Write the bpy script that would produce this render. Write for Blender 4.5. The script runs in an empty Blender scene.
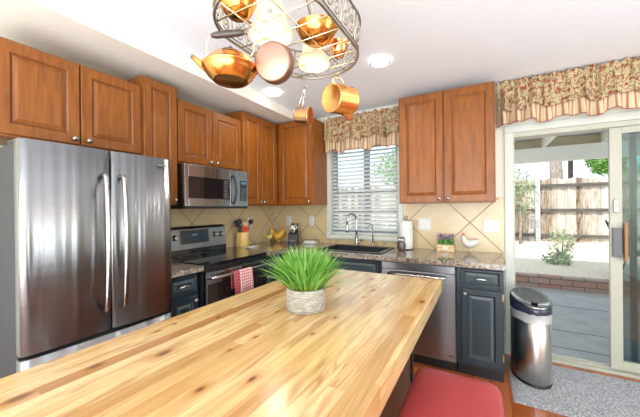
import bpy, bmesh, math, random
from mathutils import Vector, Matrix
random.seed(7)
PI = math.pi
SC = bpy.context.scene
COL = SC.collection
R = math.radians

# ------------------------------------------------------------------ camera
CAM = Vector((2.4925, -3.1551, 1.3382)); YAW, PITCH, ROLL, FPX = 0.5105, -0.0015, -0.0095, 294.33
cd = bpy.data.cameras.new('camera'); cam = bpy.data.objects.new('camera', cd); COL.objects.link(cam)
fw = Vector((-math.sin(YAW)*math.cos(PITCH), math.cos(YAW)*math.cos(PITCH), math.sin(PITCH)))
rt = Vector((math.cos(YAW), math.sin(YAW), 0)); up = rt.cross(fw)
r2 = rt*math.cos(ROLL)+up*math.sin(ROLL); u2 = -rt*math.sin(ROLL)+up*math.cos(ROLL)
cam.matrix_world = Matrix(((r2.x, u2.x, -fw.x, CAM.x), (r2.y, u2.y, -fw.y, CAM.y), (r2.z, u2.z, -fw.z, CAM.z), (0, 0, 0, 1)))
cd.sensor_fit = 'HORIZONTAL'; cd.sensor_width = 36; cd.lens = FPX/640*36; cd.clip_start = .02; cd.clip_end = 200
SC.camera = cam

# ------------------------------------------------------------------ world, sun, large lights, exposure
W = bpy.data.worlds.new('sky'); SC.world = W; W.use_nodes = True
bg = W.node_tree.nodes['Background']; bg.inputs[0].default_value = (.83, .92, 1, 1); bg.inputs[1].default_value = 1.9

def light(name, kind, loc, energy, color=(1, 1, 1), rot=(0, 0, 0), **kw):
    l = bpy.data.lights.new(name, kind); l.energy = energy; l.color = color
    for k, v in kw.items(): setattr(l, k, v)
    o = bpy.data.objects.new(name, l); COL.objects.link(o); o.location = loc; o.rotation_euler = rot
    return o
light('sun', 'SUN', (0, 0, 10), 6.5, (1, .95, .87), (R(34), R(12), R(-28)), angle=R(.6))
# added fill lights standing in for daylight from windows out of view
light('fill_front', 'AREA', (2.6, -6.1, 1.5), 80, (.93, .97, 1), (R(90), 0, 0), shape='RECTANGLE', size=4.2, size_y=2.0)
light('fill_right_window', 'AREA', (4.85, -1.75, 1.45), 40, (.93, .97, 1), (R(90), 0, R(90)), shape='RECTANGLE', size=1.3, size_y=1.5)
# added overhead fill discs standing in for unseen ceiling fixtures
for lx, ly in ((1.0, -4.4), (3.6, -4.4), (3.6, -2.4)):
    light('fill_overhead', 'AREA', (lx, ly, 2.5), 8, (1, .93, .82), (0, 0, 0), shape='DISK', size=.5)
# added upward fill from behind the camera, brightening the ceiling
light('fill_ceiling', 'AREA', (3.0, -4.6, .9), 150, (.86, .93, 1), (R(180-30), 0, 0), shape='DISK', size=2.4)
light('fill_ceiling', 'AREA', (1.2, -4.7, .9), 85, (.86, .93, 1), (R(180-30), 0, 0), shape='DISK', size=2.2)
VS = SC.view_settings
SC.display_settings.display_device = 'sRGB'
VS.view_transform = 'Standard'; VS.look = 'None'; VS.gamma = 1; VS.use_curve_mapping = False; VS.exposure = -.22

# ------------------------------------------------------------------ node helper
class N:
    def __init__(s, name, **pb):
        s.m = bpy.data.materials.new(name); s.m.use_nodes = True; s.t = s.m.node_tree
        s.b = s.t.nodes['Principled BSDF']; s.out = s.t.nodes['Material Output']
        for k, v in pb.items(): s.set(k, v)
    def set(s, k, v):
        k = {'color': 'Base Color', 'rough': 'Roughness', 'metal': 'Metallic', 'spec': 'Specular IOR Level', 'coat': 'Coat Weight',
             'coat_rough': 'Coat Roughness', 'normal': 'Normal', 'alpha': 'Alpha', 'trans': 'Transmission Weight', 'emit': 'Emission Strength',
             'emit_color': 'Emission Color', 'aniso': 'Anisotropic', 'sheen': 'Sheen Weight', 'sss': 'Subsurface Weight', 'ior': 'IOR'}.get(k, k)
        s._in(s.b.inputs[k], v)
    def _in(s, sock, v):
        if isinstance(v, bpy.types.NodeSocket): s.t.links.new(v, sock)
        else:
            if isinstance(v, tuple) and len(v) == 3 and sock.type == 'RGBA': v = v+(1,)
            sock.default_value = v
    def n(s, typ, props=None, **ins):
        nd = s.t.nodes.new(typ)
        for k, v in (props or {}).items(): setattr(nd, k, v)
        for k, v in ins.items():
            key = int(k[1:]) if k[0] == '_' else k.replace('_', ' ')
            s._in(nd.inputs[key], v)
        return nd
    def math(s, op, a, b=0.0, c=0.0):
        return s.n('ShaderNodeMath', {'operation': op}, _0=a, _1=b, _2=c).outputs[0]
    def mix(s, f, a, b, mode='MIX'):
        nd = s.n('ShaderNodeMix', {'data_type': 'RGBA', 'blend_type': mode}); s._in(nd.inputs[0], f); s._in(nd.inputs[6], a); s._in(nd.inputs[7], b)
        return nd.outputs[2]
    def ramp(s, f, stops, interp='LINEAR'):
        nd = s.n('ShaderNodeValToRGB'); cr = nd.color_ramp; cr.interpolation = interp
        while len(cr.elements) < len(stops): cr.elements.new(.5)
        for e, (p, c) in zip(cr.elements, stops):
            e.position = p; e.color = (c, c, c, 1) if isinstance(c, (int, float)) else tuple(c)+(1,)
        s._in(nd.inputs[0], f); return nd.outputs[0]
    def coord(s, kind='Object'): return s.n('ShaderNodeTexCoord').outputs[kind]
    def pos(s): return s.n('ShaderNodeNewGeometry').outputs['Position']
    def sep(s, v):
        o = s.n('ShaderNodeSeparateXYZ', _0=v).outputs; return o[0], o[1], o[2]
    def comb(s, x=0., y=0., z=0.): return s.n('ShaderNodeCombineXYZ', _0=x, _1=y, _2=z).outputs[0]
    def scale(s, v, sc): return s.n('ShaderNodeMapping', _0=v, _3=sc).outputs[0]
    def noise(s, v, sc=5., det=3., rough=.5, dist=0.):
        return s.n('ShaderNodeTexNoise', Vector=v, Scale=sc, Detail=det, Roughness=rough, Distortion=dist).outputs[0]
    def vor(s, v, sc=5., feat='F1', out='Distance', rnd=1., dim='3D'):
        return s.n('ShaderNodeTexVoronoi', {'feature': feat, 'voronoi_dimensions': dim}, Vector=v, Scale=sc, Randomness=rnd).outputs[out]
    def bump(s, h, st=.3, d=.01):
        s.set('normal', s.n('ShaderNodeBump', Strength=st, Distance=d, Height=h).outputs[0])

def plain(name, c, rough=.5, **k): return N(name, color=c, rough=rough, **k).m
def speck(name, c1, c2, sc=30, rough=.5, bump=0, stretch=(1, 1, 1), det=3, **k):
    a = N(name, rough=rough, **k); v = a.scale(a.coord(), stretch); f = a.noise(v, sc, det)
    a.set('color', a.mix(a.ramp(f, [(.35, 0.), (.65, 1.)]), c1, c2))
    if bump: a.bump(f, bump, .004)
    return a.m

M = {}
# ------------------------------------------------------------------ materials
M['paint'] = speck('wall_paint', (.74, .72, .6), (.77, .75, .63), 60, .7)
M['ceil'] = speck('ceiling_paint', (.82, .86, .90), (.85, .89, .93), 50, .8, bump=.08)
M['soffit'] = speck('soffit_paint', (.82, .79, .70), (.86, .83, .74), 50, .8)
M['trim'] = plain('white_trim', (.56, .58, .52), .4)
M['white'] = plain('white_plastic', (.62, .62, .60), .35)
def cabwood(name, ca, cb, cc):
    a = N(name, rough=.36, coat=.16, coat_rough=.12, spec=.35); v = a.coord()
    g = a.noise(a.scale(v, (9, 9, 1.1)), 4, 5, .6, .6); b = a.noise(a.scale(v, (1, 1, .6)), 3, 2)
    c = a.ramp(g, [(.3, ca), (.55, cb), (.8, cc)])
    a.set('color', a.mix(a.math('MULTIPLY', b, .45), c, ca)); return a.m
M['maple'] = cabwood('maple_orange', (.17, .048, .005), (.275, .086, .010), (.36, .128, .016))
M['glaze'] = plain('dark_glaze', (.10, .028, .008), .5)
M['blue'] = speck('blue_grey_cabinet_paint', (.009, .021, .031), (.013, .028, .039), 8, .38, stretch=(4, 4, .6))
M['blueglaze'] = plain('blue_dark_glaze', (.008, .013, .017), .5)
M['bluerub'] = plain('rubbed_edge', (.06, .09, .10), .4)
def steel(name, c=(.40, .42, .44), rough=.22, horizontal=True, aniso=.75, bmp=.08):
    a = N(name, metal=1., rough=rough); v = a.coord()
    g = a.noise(a.scale(v, (1, 1, 60) if horizontal else (60, 60, .8)), .8, 1)
    a.set('color', a.mix(a.ramp(g, [(.3, 0.), (.7, 1.)]), tuple(x*.96 for x in c), c))
    a.set('rough', a.math('MULTIPLY_ADD', g, .05, rough-.02))
    w = a.noise(a.scale(v, (3.0, 7., .16)), 2.2, 1)
    a.bump(w, bmp, .02)
    a.set('aniso', aniso)
    if aniso: a.set('Anisotropic Rotation', .25); a.set('Tangent', a.n('ShaderNodeTangent', {'direction_type': 'RADIAL', 'axis': 'Z'}).outputs[0])
    return a.m
M['steel'] = steel('brushed_steel')
M['steel_fridge'] = steel('fridge_steel', (.40, .42, .44), .33, True, bmp=.9, aniso=.85)
M['steel_bin'] = steel('bin_steel', (.74, .72, .69), .32, False)
M['steel_panel'] = steel('appliance_steel', (.33, .345, .365), .28, True, 0., .25)
M['chrome'] = plain('satin_nickel', (.46, .45, .43), .24, metal=1.)
M['nickel_dark'] = plain('antique_pewter', (.36, .34, .31), .32, metal=1.)
M['rackmetal'] = plain('pewter_bronze_rack', (.42, .38, .31), .33, metal=1.)
M['hingebrass'] = plain('hinge_brass', (.45, .30, .12), .35, metal=1.)
M['brass'] = plain('pale_brass', (.88, .76, .48), .2, metal=1.)
M['black'] = plain('black_plastic', (.012, .013, .015), .3)
M['blackgloss'] = plain('black_glass', (.006, .007, .009), .06, coat=.5)
M['ovenglass'] = plain('oven_glass', (.02, .014, .012), .05, coat=.6)
M['grey'] = plain('grey_plastic', (.12, .13, .14), .4)
M['fridge_side'] = plain('fridge_side_grey', (.05, .052, .055), .6, spec=.2)
M['display'] = plain('display_panel', (.02, .03, .045), .12)
M['display_lit'] = plain('display_digits', (.06, .14, .2), .3, emit=.10, emit_color=(.3, .65, 1, 1))
def copper(name, c1, c2, rough):
    a = N(name, metal=1.); v = a.coord(); f = a.noise(v, 9, 3)
    a.set('color', a.mix(f, c1, c2)); a.set('rough', a.math('MULTIPLY_ADD', f, .12, rough-.05)); return a.m
M['copper'] = copper('polished_copper', (.80, .38, .15), (.88, .46, .22), .18)
M['copper_warm'] = copper('aged_copper', (.72, .29, .06), (.82, .40, .11), .20)
M['copper_pale'] = copper('satin_pink_copper', (.31, .185, .135), (.37, .23, .17), .42)
M['gripwood'] = plain('brown_grip_wood', (.30, .15, .045), .4)
M['turned'] = plain('turned_dark_wood', (.05, .035, .03), .35)
# granite
a = N('granite', rough=.12, coat=.3); v = a.pos()
c = a.vor(v, 85, out='Color'); g = a.n('ShaderNodeSeparateColor', _0=c).outputs[0]
col = a.ramp(g, [(0, (.02, .017, .015)), (.16, (.12, .075, .05)), (.36, (.34, .25, .17)), (.6, (.50, .43, .34)), (.82, (.07, .06, .055)), (.92, (.62, .57, .5))], 'CONSTANT')
col = a.mix(a.ramp(a.noise(v, 260, 2), [(.4, 0.), (.62, 1.)]), col, (.35, .32, .3), 'MULTIPLY')
col2 = a.mix(.4, col, a.ramp(a.noise(v, 34, 4), [(.35, (.10, .08, .07)), (.65, (.50, .42, .33))]))
a.set('color', col2); M['granite'] = a.m
# diagonal backsplash tile
def tile(name, axis, s0, d0, per=.585, w=.0075):
    a = N(name, rough=.28); x, y, z = a.sep(a.pos()); h = x if axis == 'x' else y
    s = a.math('ADD', h, z); d = a.math('SUBTRACT', h, z)
    def ln(q, o): return a.math('ABSOLUTE', a.math('SUBTRACT', a.math('FRACT', a.math('MULTIPLY_ADD', q, 1/per, .5-o/per)), .5))
    l1, l2 = ln(s, s0), ln(d, d0); mn = a.math('MINIMUM', l1, l2); grout = a.math('LESS_THAN', mn, w/per*.707)
    i1 = a.math('FLOOR', a.math('MULTIPLY_ADD', s, 1/per, -s0/per)); i2 = a.math('FLOOR', a.math('MULTIPLY_ADD', d, 1/per, -d0/per))
    rnd = a.n('ShaderNodeTexWhiteNoise', {'noise_dimensions': '3D'}, Vector=a.comb(i1, i2, 0.)).outputs[0]
    f = a.noise(a.pos(), 7, 5, .6, 1.)
    c = a.mix(f, (.50, .375, .19), (.65, .52, .315)); c = a.mix(a.math('MULTIPLY', rnd, .35), c, (.50, .37, .18))
    a.set('color', a.mix(grout, c, (.22, .15, .08))); a.set('rough', a.math('MULTIPLY_ADD', grout, .5, .25))
    a.bump(a.math('MULTIPLY', grout, -1.), .4, .002); return a.m
M['tile_back'] = tile('travertine_tile_back', 'x', 3.553, 1.183)
M['tile_left'] = tile('travertine_tile_left', 'y', -.07, -2.47)
# butcher block island top
a = N('butcher_block', rough=.3, coat=.32, coat_rough=.15); x, y, z = a.sep(a.pos())
bx = a.math('DIVIDE', x, .047); wob = a.math('MULTIPLY', a.noise(a.comb(0., 0., a.math('FLOOR', bx)), 3.7, 0), 1.)
ix_ = a.math('FLOOR', bx)
r1 = a.n('ShaderNodeTexWhiteNoise', {'noise_dimensions': '1D'}, W=a.math('ADD', ix_, 3.3)).outputs[0]
yy = a.math('ADD', y, a.math('MULTIPLY', r1, 3.)); seg = a.math('FLOOR', a.math('DIVIDE', yy, 1.15))
r2_ = a.n('ShaderNodeTexWhiteNoise', {'noise_dimensions': '2D'}, Vector=a.comb(ix_, seg, 0.)).outputs[0]
base = a.ramp(r2_, [(0, (.64, .46, .20)), (.26, (.70, .55, .29)), (.48, (.46, .29, .11)), (.60, (.66, .49, .24)), (.84, (.33, .165, .055)), (.91, (.58, .40, .17))], 'CONSTANT')
gv = a.comb(a.math('MULTIPLY', x, 1.), a.math('MULTIPLY_ADD', y, .07, a.math('MULTIPLY', r2_, 9.)), a.math('MULTIPLY', z, 1.))
kv = a.comb(a.math('MULTIPLY', x, 12.), a.math('MULTIPLY_ADD', y, 6., a.math('MULTIPLY', r2_, 13.)), 0.)
kd = a.vor(kv, 1., rnd=1., dim='2D')
kr = a.n('ShaderNodeSeparateColor', _0=a.vor(kv, 1., out='Color', dim='2D')).outputs[0]
kon = a.math('GREATER_THAN', kr, .76)
gn = a.n('ShaderNodeTexNoise', Vector=gv, Scale=52., Detail=4., Roughness=.55, Distortion=1.0).outputs[0]
grain = a.ramp(gn, [(.36, 1.), (.5, .35), (.62, 0.)])
c = a.mix(a.math('MULTIPLY', grain, .42), base, (.36, .17, .05))
fine = a.noise(a.comb(x, a.math('MULTIPLY', y, .03), z), 260, 2, .5, .3); c = a.mix(a.ramp(fine, [(.48, 0.), (.7, .35)]), c, (.42, .2, .06))
cat = a.math('SINE', a.math('MULTIPLY', a.noise(gv, 9, 1, .4, 1.6), 70.)); sel = a.ramp(a.noise(a.comb(x, a.math('MULTIPLY', y, .5), r2_), 4.5, 2), [(.50, 0.), (.6, 1.)])
c = a.mix(a.math('MULTIPLY', a.math('MULTIPLY', a.ramp(cat, [(.45, 0.), (.95, 1.)]), sel), .55), c, (.38, .17, .05))
broad = a.ramp(a.noise(gv, 13, 3, .5, .8), [(.48, 0.), (.66, 1.)]); c = a.mix(a.math('MULTIPLY', broad, .62), c, (.42, .20, .055))
stk = a.noise(a.comb(a.math('MULTIPLY', x, 1.), a.math('MULTIPLY_ADD', y, .10, a.math('MULTIPLY', r2_, 5.)), z), 30, 2, .5, .5)
c = a.mix(a.math('MULTIPLY', a.ramp(stk, [(.60, 0.), (.68, 1.)]), .6), c, (.33, .13, .035))
kdn = a.math('ADD', a.math('MULTIPLY', kd, a.math('MULTIPLY_ADD', a.math('FRACT', a.math('MULTIPLY', kr, 37.)), 1.6, .65)), a.math('MULTIPLY', gn, .14))
ring = a.math('MULTIPLY', a.ramp(kdn, [(.17, 1.), (.32, .45), (.5, 0.)]), kon); c = a.mix(a.math('MULTIPLY', ring, .75), c, (.40, .18, .05))
kn = a.math('MULTIPLY', a.ramp(kdn, [(.12, 1.), (.22, 0.)]), kon); c = a.mix(a.math('MULTIPLY', kn, .85), c, (.13, .045, .02))
fx = a.math('ABSOLUTE', a.math('SUBTRACT', a.math('FRACT', bx), .5)); seam = a.math('GREATER_THAN', fx, .488)
c = a.mix(a.math('MULTIPLY', seam, .55), c, (.30, .15, .05))
a.set('color', c); a.set('rough', a.math('MULTIPLY_ADD', gn, .12, .18)); a.bump(gn, .05, .001); M['butcher'] = a.m
M['islandbase'] = speck('dark_stained_panel', (.065, .036, .024), (.095, .052, .034), 5, .4, stretch=(6, 6, .5))
# floor
a = N('wood_floor', rough=.2, coat=.4, coat_rough=.1); x, y, z = a.sep(a.pos())
by = a.math('DIVIDE', x, .12); iy = a.math('FLOOR', by); r1 = a.n('ShaderNodeTexWhiteNoise', {'noise_dimensions': '1D'}, W=iy).outputs[0]
sg = a.math('FLOOR', a.math('ADD', a.math('DIVIDE', y, .9), a.math('MULTIPLY', r1, 5.)))
r = a.n('ShaderNodeTexWhiteNoise', {'noise_dimensions': '2D'}, Vector=a.comb(iy, sg, 0.)).outputs[0]
c = a.mix(r, (.28, .062, .013), (.44, .12, .03)); g = a.noise(a.comb(a.math('MULTIPLY', x, 25.), a.math('MULTIPLY', y, 2.), r), 2, 4)
c = a.mix(a.math('MULTIPLY', g, .4), c, (.28, .07, .015))
e = a.math('GREATER_THAN', a.math('ABSOLUTE', a.math('SUBTRACT', a.math('FRACT', by), .5)), .487); c = a.mix(e, c, (.06, .02, .01))
a.set('color', c); M['floor'] = a.m
# shag rug
a = N('speckled_grey_rug', rough=.95, sheen=.3); v = a.pos(); f = a.noise(v, 95, 3, .7)
a.set('color', a.ramp(f, [(.32, (.10, .10, .11)), (.48, (.30, .31, .33)), (.62, (.62, .64, .66))])); a.bump(f, 1., .02); M['rug'] = a.m
# red leather
a = N('red_vinyl', rough=.38, spec=.6); v = a.coord(); f = a.vor(v, 130); g = a.noise(v, 6, 3)
a.set('color', a.mix(g, (.30, .030, .035), (.42, .05, .055))); a.bump(f, .3, .002); M['vinyl'] = a.m
# valance fabrics (uv: metres along cloth, v 0..1 down)
a = N('floral_fabric', rough=.85, sheen=.2); u = a.coord('UV')
n1 = a.noise(u, 24, 3, .6, .8); n2 = a.noise(a.scale(u, (1.3, 1, 1)), 33, 2, .5, 1.); n3 = a.noise(u, 70, 2)
c = a.mix(a.noise(u, 7, 2), (.38, .27, .11), (.62, .52, .31))
c = a.mix(a.ramp(n2, [(.54, 0.), (.59, 1.)]), c, (.17, .14, .045)); c = a.mix(a.ramp(n1, [(.54, 0.), (.58, 1.)]), c, (.27, .05, .04))
c = a.mix(a.math('MULTIPLY', a.ramp(n3, [(.56, 0.), (.62, 1.)]), .7), c, (.10, .05, .025)); a.set('color', c); M['floral'] = a.m
a = N('striped_fabric', rough=.85, sheen=.2); u = a.coord('UV'); ux, uy, uz = a.sep(u)
s = a.math('FRACT', a.math('MULTIPLY', ux, 19.)); s2 = a.math('FRACT', a.math('MULTIPLY', ux, 57.))
c = a.mix(a.math('GREATER_THAN', s, .66), (.60, .50, .32), (.40, .14, .10)); c = a.mix(a.math('MULTIPLY', a.math('GREATER_THAN', s2, .7), .5), c, (.50, .42, .2))
a.set('color', c); M['stripe'] = a.m
a = N('ruffle_trim', rough=.9, color=(.36, .07, .06)); M['hem'] = a.m
# gingham towel
def gingham(name, dark, light_):
    a = N(name, rough=.9); u = a.coord('UV'); ux, uy, _ = a.sep(u)
    p = a.math('GREATER_THAN', a.math('FRACT', a.math('MULTIPLY', ux, 42.)), .5); q = a.math('GREATER_THAN', a.math('FRACT', a.math('MULTIPLY', uy, 42.)), .5)
    f = a.math('MULTIPLY', a.math('ADD', p, q), .5); a.set('color', a.mix(f, light_, dark)); return a.m
M['gingham'] = gingham('pink_gingham', (.60, .06, .07), (.85, .74, .72)); M['gingham_dark'] = gingham('red_plaid', (.36, .02, .03), (.55, .16, .17))
# plants
def leafmat(name, c1, c2, c3, tr=.25):
    a = N(name, rough=.45); ux, uy, _ = a.sep(a.coord('UV'))
    c = a.mix(ux, c1, c2); c = a.mix(a.ramp(uy, [(0, 1.), (.45, 0.)]), c, c3); a.set('color', c)
    tb = a.n('ShaderNodeBsdfTranslucent'); a._in(tb.inputs[0], c); mx = a.n('ShaderNodeMixShader', _0=tr)
    a.t.links.new(a.b.outputs[0], mx.inputs[1]); a.t.links.new(tb.outputs[0], mx.inputs[2]); a.t.links.new(mx.outputs[0], a.out.inputs[0]); return a.m
M['grass'] = leafmat('grass_blades', (.09, .30, .035), (.32, .58, .13), (.20, .26, .03))
M['leaf_tree'] = leafmat('tree_leaves', (.12, .30, .05), (.34, .58, .14), (.2, .4, .08), .4)
M['leaf_grey'] = leafmat('dusty_shrub_leaves', (.24, .32, .17), (.42, .50, .32), (.3, .36, .2), .3)
M['leaf_pot'] = leafmat('lavender_leaves', (.08, .34, .06), (.20, .52, .12), (.1, .36, .07))
M['lavender'] = plain('lavender_bloom', (.22, .13, .24), .8)
M['bark'] = speck('bark', (.22, .18, .15), (.42, .37, .32), 12, .9, bump=.6, stretch=(3, 3, .6))
a = N('ribbed_stone', rough=.85); v = a.coord(); x, y, z = a.sep(v); w = a.math('SINE', a.math('MULTIPLY_ADD', z, 900., a.math('MULTIPLY', a.noise(v, 25, 2), 6.)))
f = a.noise(a.scale(v, (1, 1, 4)), 40, 4, .6); c = a.mix(a.ramp(f, [(.35, 0.), (.65, 1.)]), (.27, .235, .19), (.52, .48, .41)); c = a.mix(a.math('MULTIPLY_ADD', w, .12, .12), c, (.16, .13, .1))
a.set('color', c); a.bump(a.math('ADD', w, f), .5, .003); M['stone'] = a.m
M['soil'] = speck('soil', (.04, .03, .02), (.09, .06, .035), 60, .95, bump=.5)
M['bamboo'] = speck('bamboo', (.72, .46, .14), (.82, .56, .20), 10, .4, stretch=(5, 5, .5))
M['lightwood'] = speck('light_wood', (.62, .42, .20), (.74, .54, .30), 10, .5, stretch=(4, 1, 4))
M['redplastic'] = plain('red_silicone', (.65, .04, .03), .35)
M['paper'] = speck('paper_towel', (.68, .68, .64), (.74, .74, .70), 60, .9, bump=.3)
M['ceramic'] = plain('white_ceramic', (.66, .65, .60), .2)
M['yellowhen'] = speck('yellow_glaze', (.80, .42, .03), (.88, .58, .08), 14, .25)
M['yellowchick'] = speck('mottled_yellow', (.45, .38, .10), (.80, .66, .22), 22, .35)
M['redglaze'] = plain('red_glaze', (.62, .03, .03), .3)
M['iron'] = plain('black_iron', (.02, .02, .022), .4, metal=.6)
M['owl'] = speck('dark_bronze', (.10, .085, .07), (.20, .18, .15), 30, .45, metal=.7)
M['sink'] = speck('black_composite', (.02, .022, .026), (.035, .038, .042), 80, .3)
M['bag'] = plain('clear_bin_bag', (.75, .78, .80), .25, alpha=.55)
M['binlid'] = plain('bin_lid_band', (.035, .04, .07), .2)
M['liddome'] = plain('bin_lid_top', (.42, .43, .44), .16, metal=1.)
a = N('white_blind_slat', color=(.92, .93, .93), rough=.45); tb = a.n('ShaderNodeBsdfTranslucent'); a._in(tb.inputs[0], (.85, .87, .88)); mx = a.n('ShaderNodeMixShader', _0=.5)
a.t.links.new(a.b.outputs[0], mx.inputs[1]); a.t.links.new(tb.outputs[0], mx.inputs[2]); a.t.links.new(mx.outputs[0], a.out.inputs[0]); M['slat'] = a.m
M['winframe'] = plain('grey_window_frame', (.22, .27, .30), .4)
M['doorframe'] = plain('almond_aluminium', (.44, .44, .36), .35)
M['darkframe'] = plain('dark_screen_frame', (.04, .07, .075), .4)
def glass(name, tint, refl=.08):
    a = N(name); g = a.n('ShaderNodeBsdfGlossy', Roughness=.02); t = a.n('ShaderNodeBsdfTransparent'); a._in(t.inputs[0], tint)
    mx = a.n('ShaderNodeMixShader', _0=refl); a.t.links.new(t.outputs[0], mx.inputs[1]); a.t.links.new(g.outputs[0], mx.inputs[2]); a.t.links.new(mx.outputs[0], a.out.inputs[0]); return a.m
M['glass'] = glass('clear_glass', (.93, .97, .96)); M['glass_tint'] = glass('tinted_glass', (.52, .66, .67), .10)
# lamp shades and lamps
a = N('glowing_shade_glass', color=(.55, .46, .32), rough=.4, emit=.5, emit_color=(1, .84, .52, 1)); M['shade'] = a.m
M['bulb'] = plain('bulb', (1, 1, 1), .5, emit=3., emit_color=(1, .86, .62, 1)); M['downlight'] = plain('downlight_lens', (1, 1, 1), .5, emit=9., emit_color=(1, .97, .9, 1))
# outdoors
M['concrete'] = speck('patio_concrete', (.33, .34, .36), (.40, .41, .42), 6, .8, bump=.05)
M['sand'] = speck('decomposed_granite', (.62, .54, .44), (.74, .67, .57), 14, .95, bump=.2, det=6)
M['gravel'] = speck('gravel', (.20, .20, .19), (.48, .47, .45), 70, .95, bump=.8)
a = N('concrete_bricks', rough=.9); v = a.pos(); x, y, z = a.sep(v)
bt = a.n('ShaderNodeTexBrick', Vector=a.comb(x, z, 0.), Scale=1., Color1=(.46, .20, .15), Color2=(.38, .32, .29), Mortar=(.10, .08, .07))
bt.inputs['Mortar Size'].default_value = .008; bt.inputs['Brick Width'].default_value = .30; bt.inputs['Row Height'].default_value = .10
a.set('color', a.mix(a.math('MULTIPLY', a.noise(v, 30, 3), .35), bt.outputs[0], (.38, .30, .27))); a.bump(bt.outputs[1], -.5, .01); M['brick'] = a.m
a = N('weathered_pickets', rough=.9); v = a.pos(); x, y, z = a.sep(v); i = a.math('FLOOR', a.math('DIVIDE', x, .15)); r = a.n('ShaderNodeTexWhiteNoise', {'noise_dimensions': '1D'}, W=i).outputs[0]
g = a.noise(a.comb(a.math('MULTIPLY', x, 9.), r, a.math('MULTIPLY', z, 1.2)), 3, 5, .6)
c = a.ramp(a.math('MULTIPLY_ADD', r, .4, a.math('MULTIPLY', g, .6)), [(.28, (.10, .07, .05)), (.4, (.34, .26, .19)), (.55, (.52, .47, .42)), (.75, (.72, .69, .65))]); a.set('color', c); M['picket'] = a.m
M['rail'] = speck('weathered_rail', (.07, .06, .055), (.14, .12, .11), 8, .9, stretch=(.5, 3, 3))
M['post'] = speck('fence_post', (.50, .54, .58), (.62, .65, .68), 8, .8)
M['patiopaint'] = plain('patio_cover_paint', (.88, .86, .76), .6); M['ply'] = plain('patio_deck_board', (.52, .56, .60), .8); M['fascia'] = speck('tan_blocking', (.50, .40, .25), (.58, .47, .30), 6, .8)
M['teal'] = plain('teal_canvas', (.04, .55, .47), .8); M['stucco'] = plain('stucco', (.7, .66, .56), .9)
M['knife'] = plain('blade_steel', (.7, .7, .7), .2, metal=1.)

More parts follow.
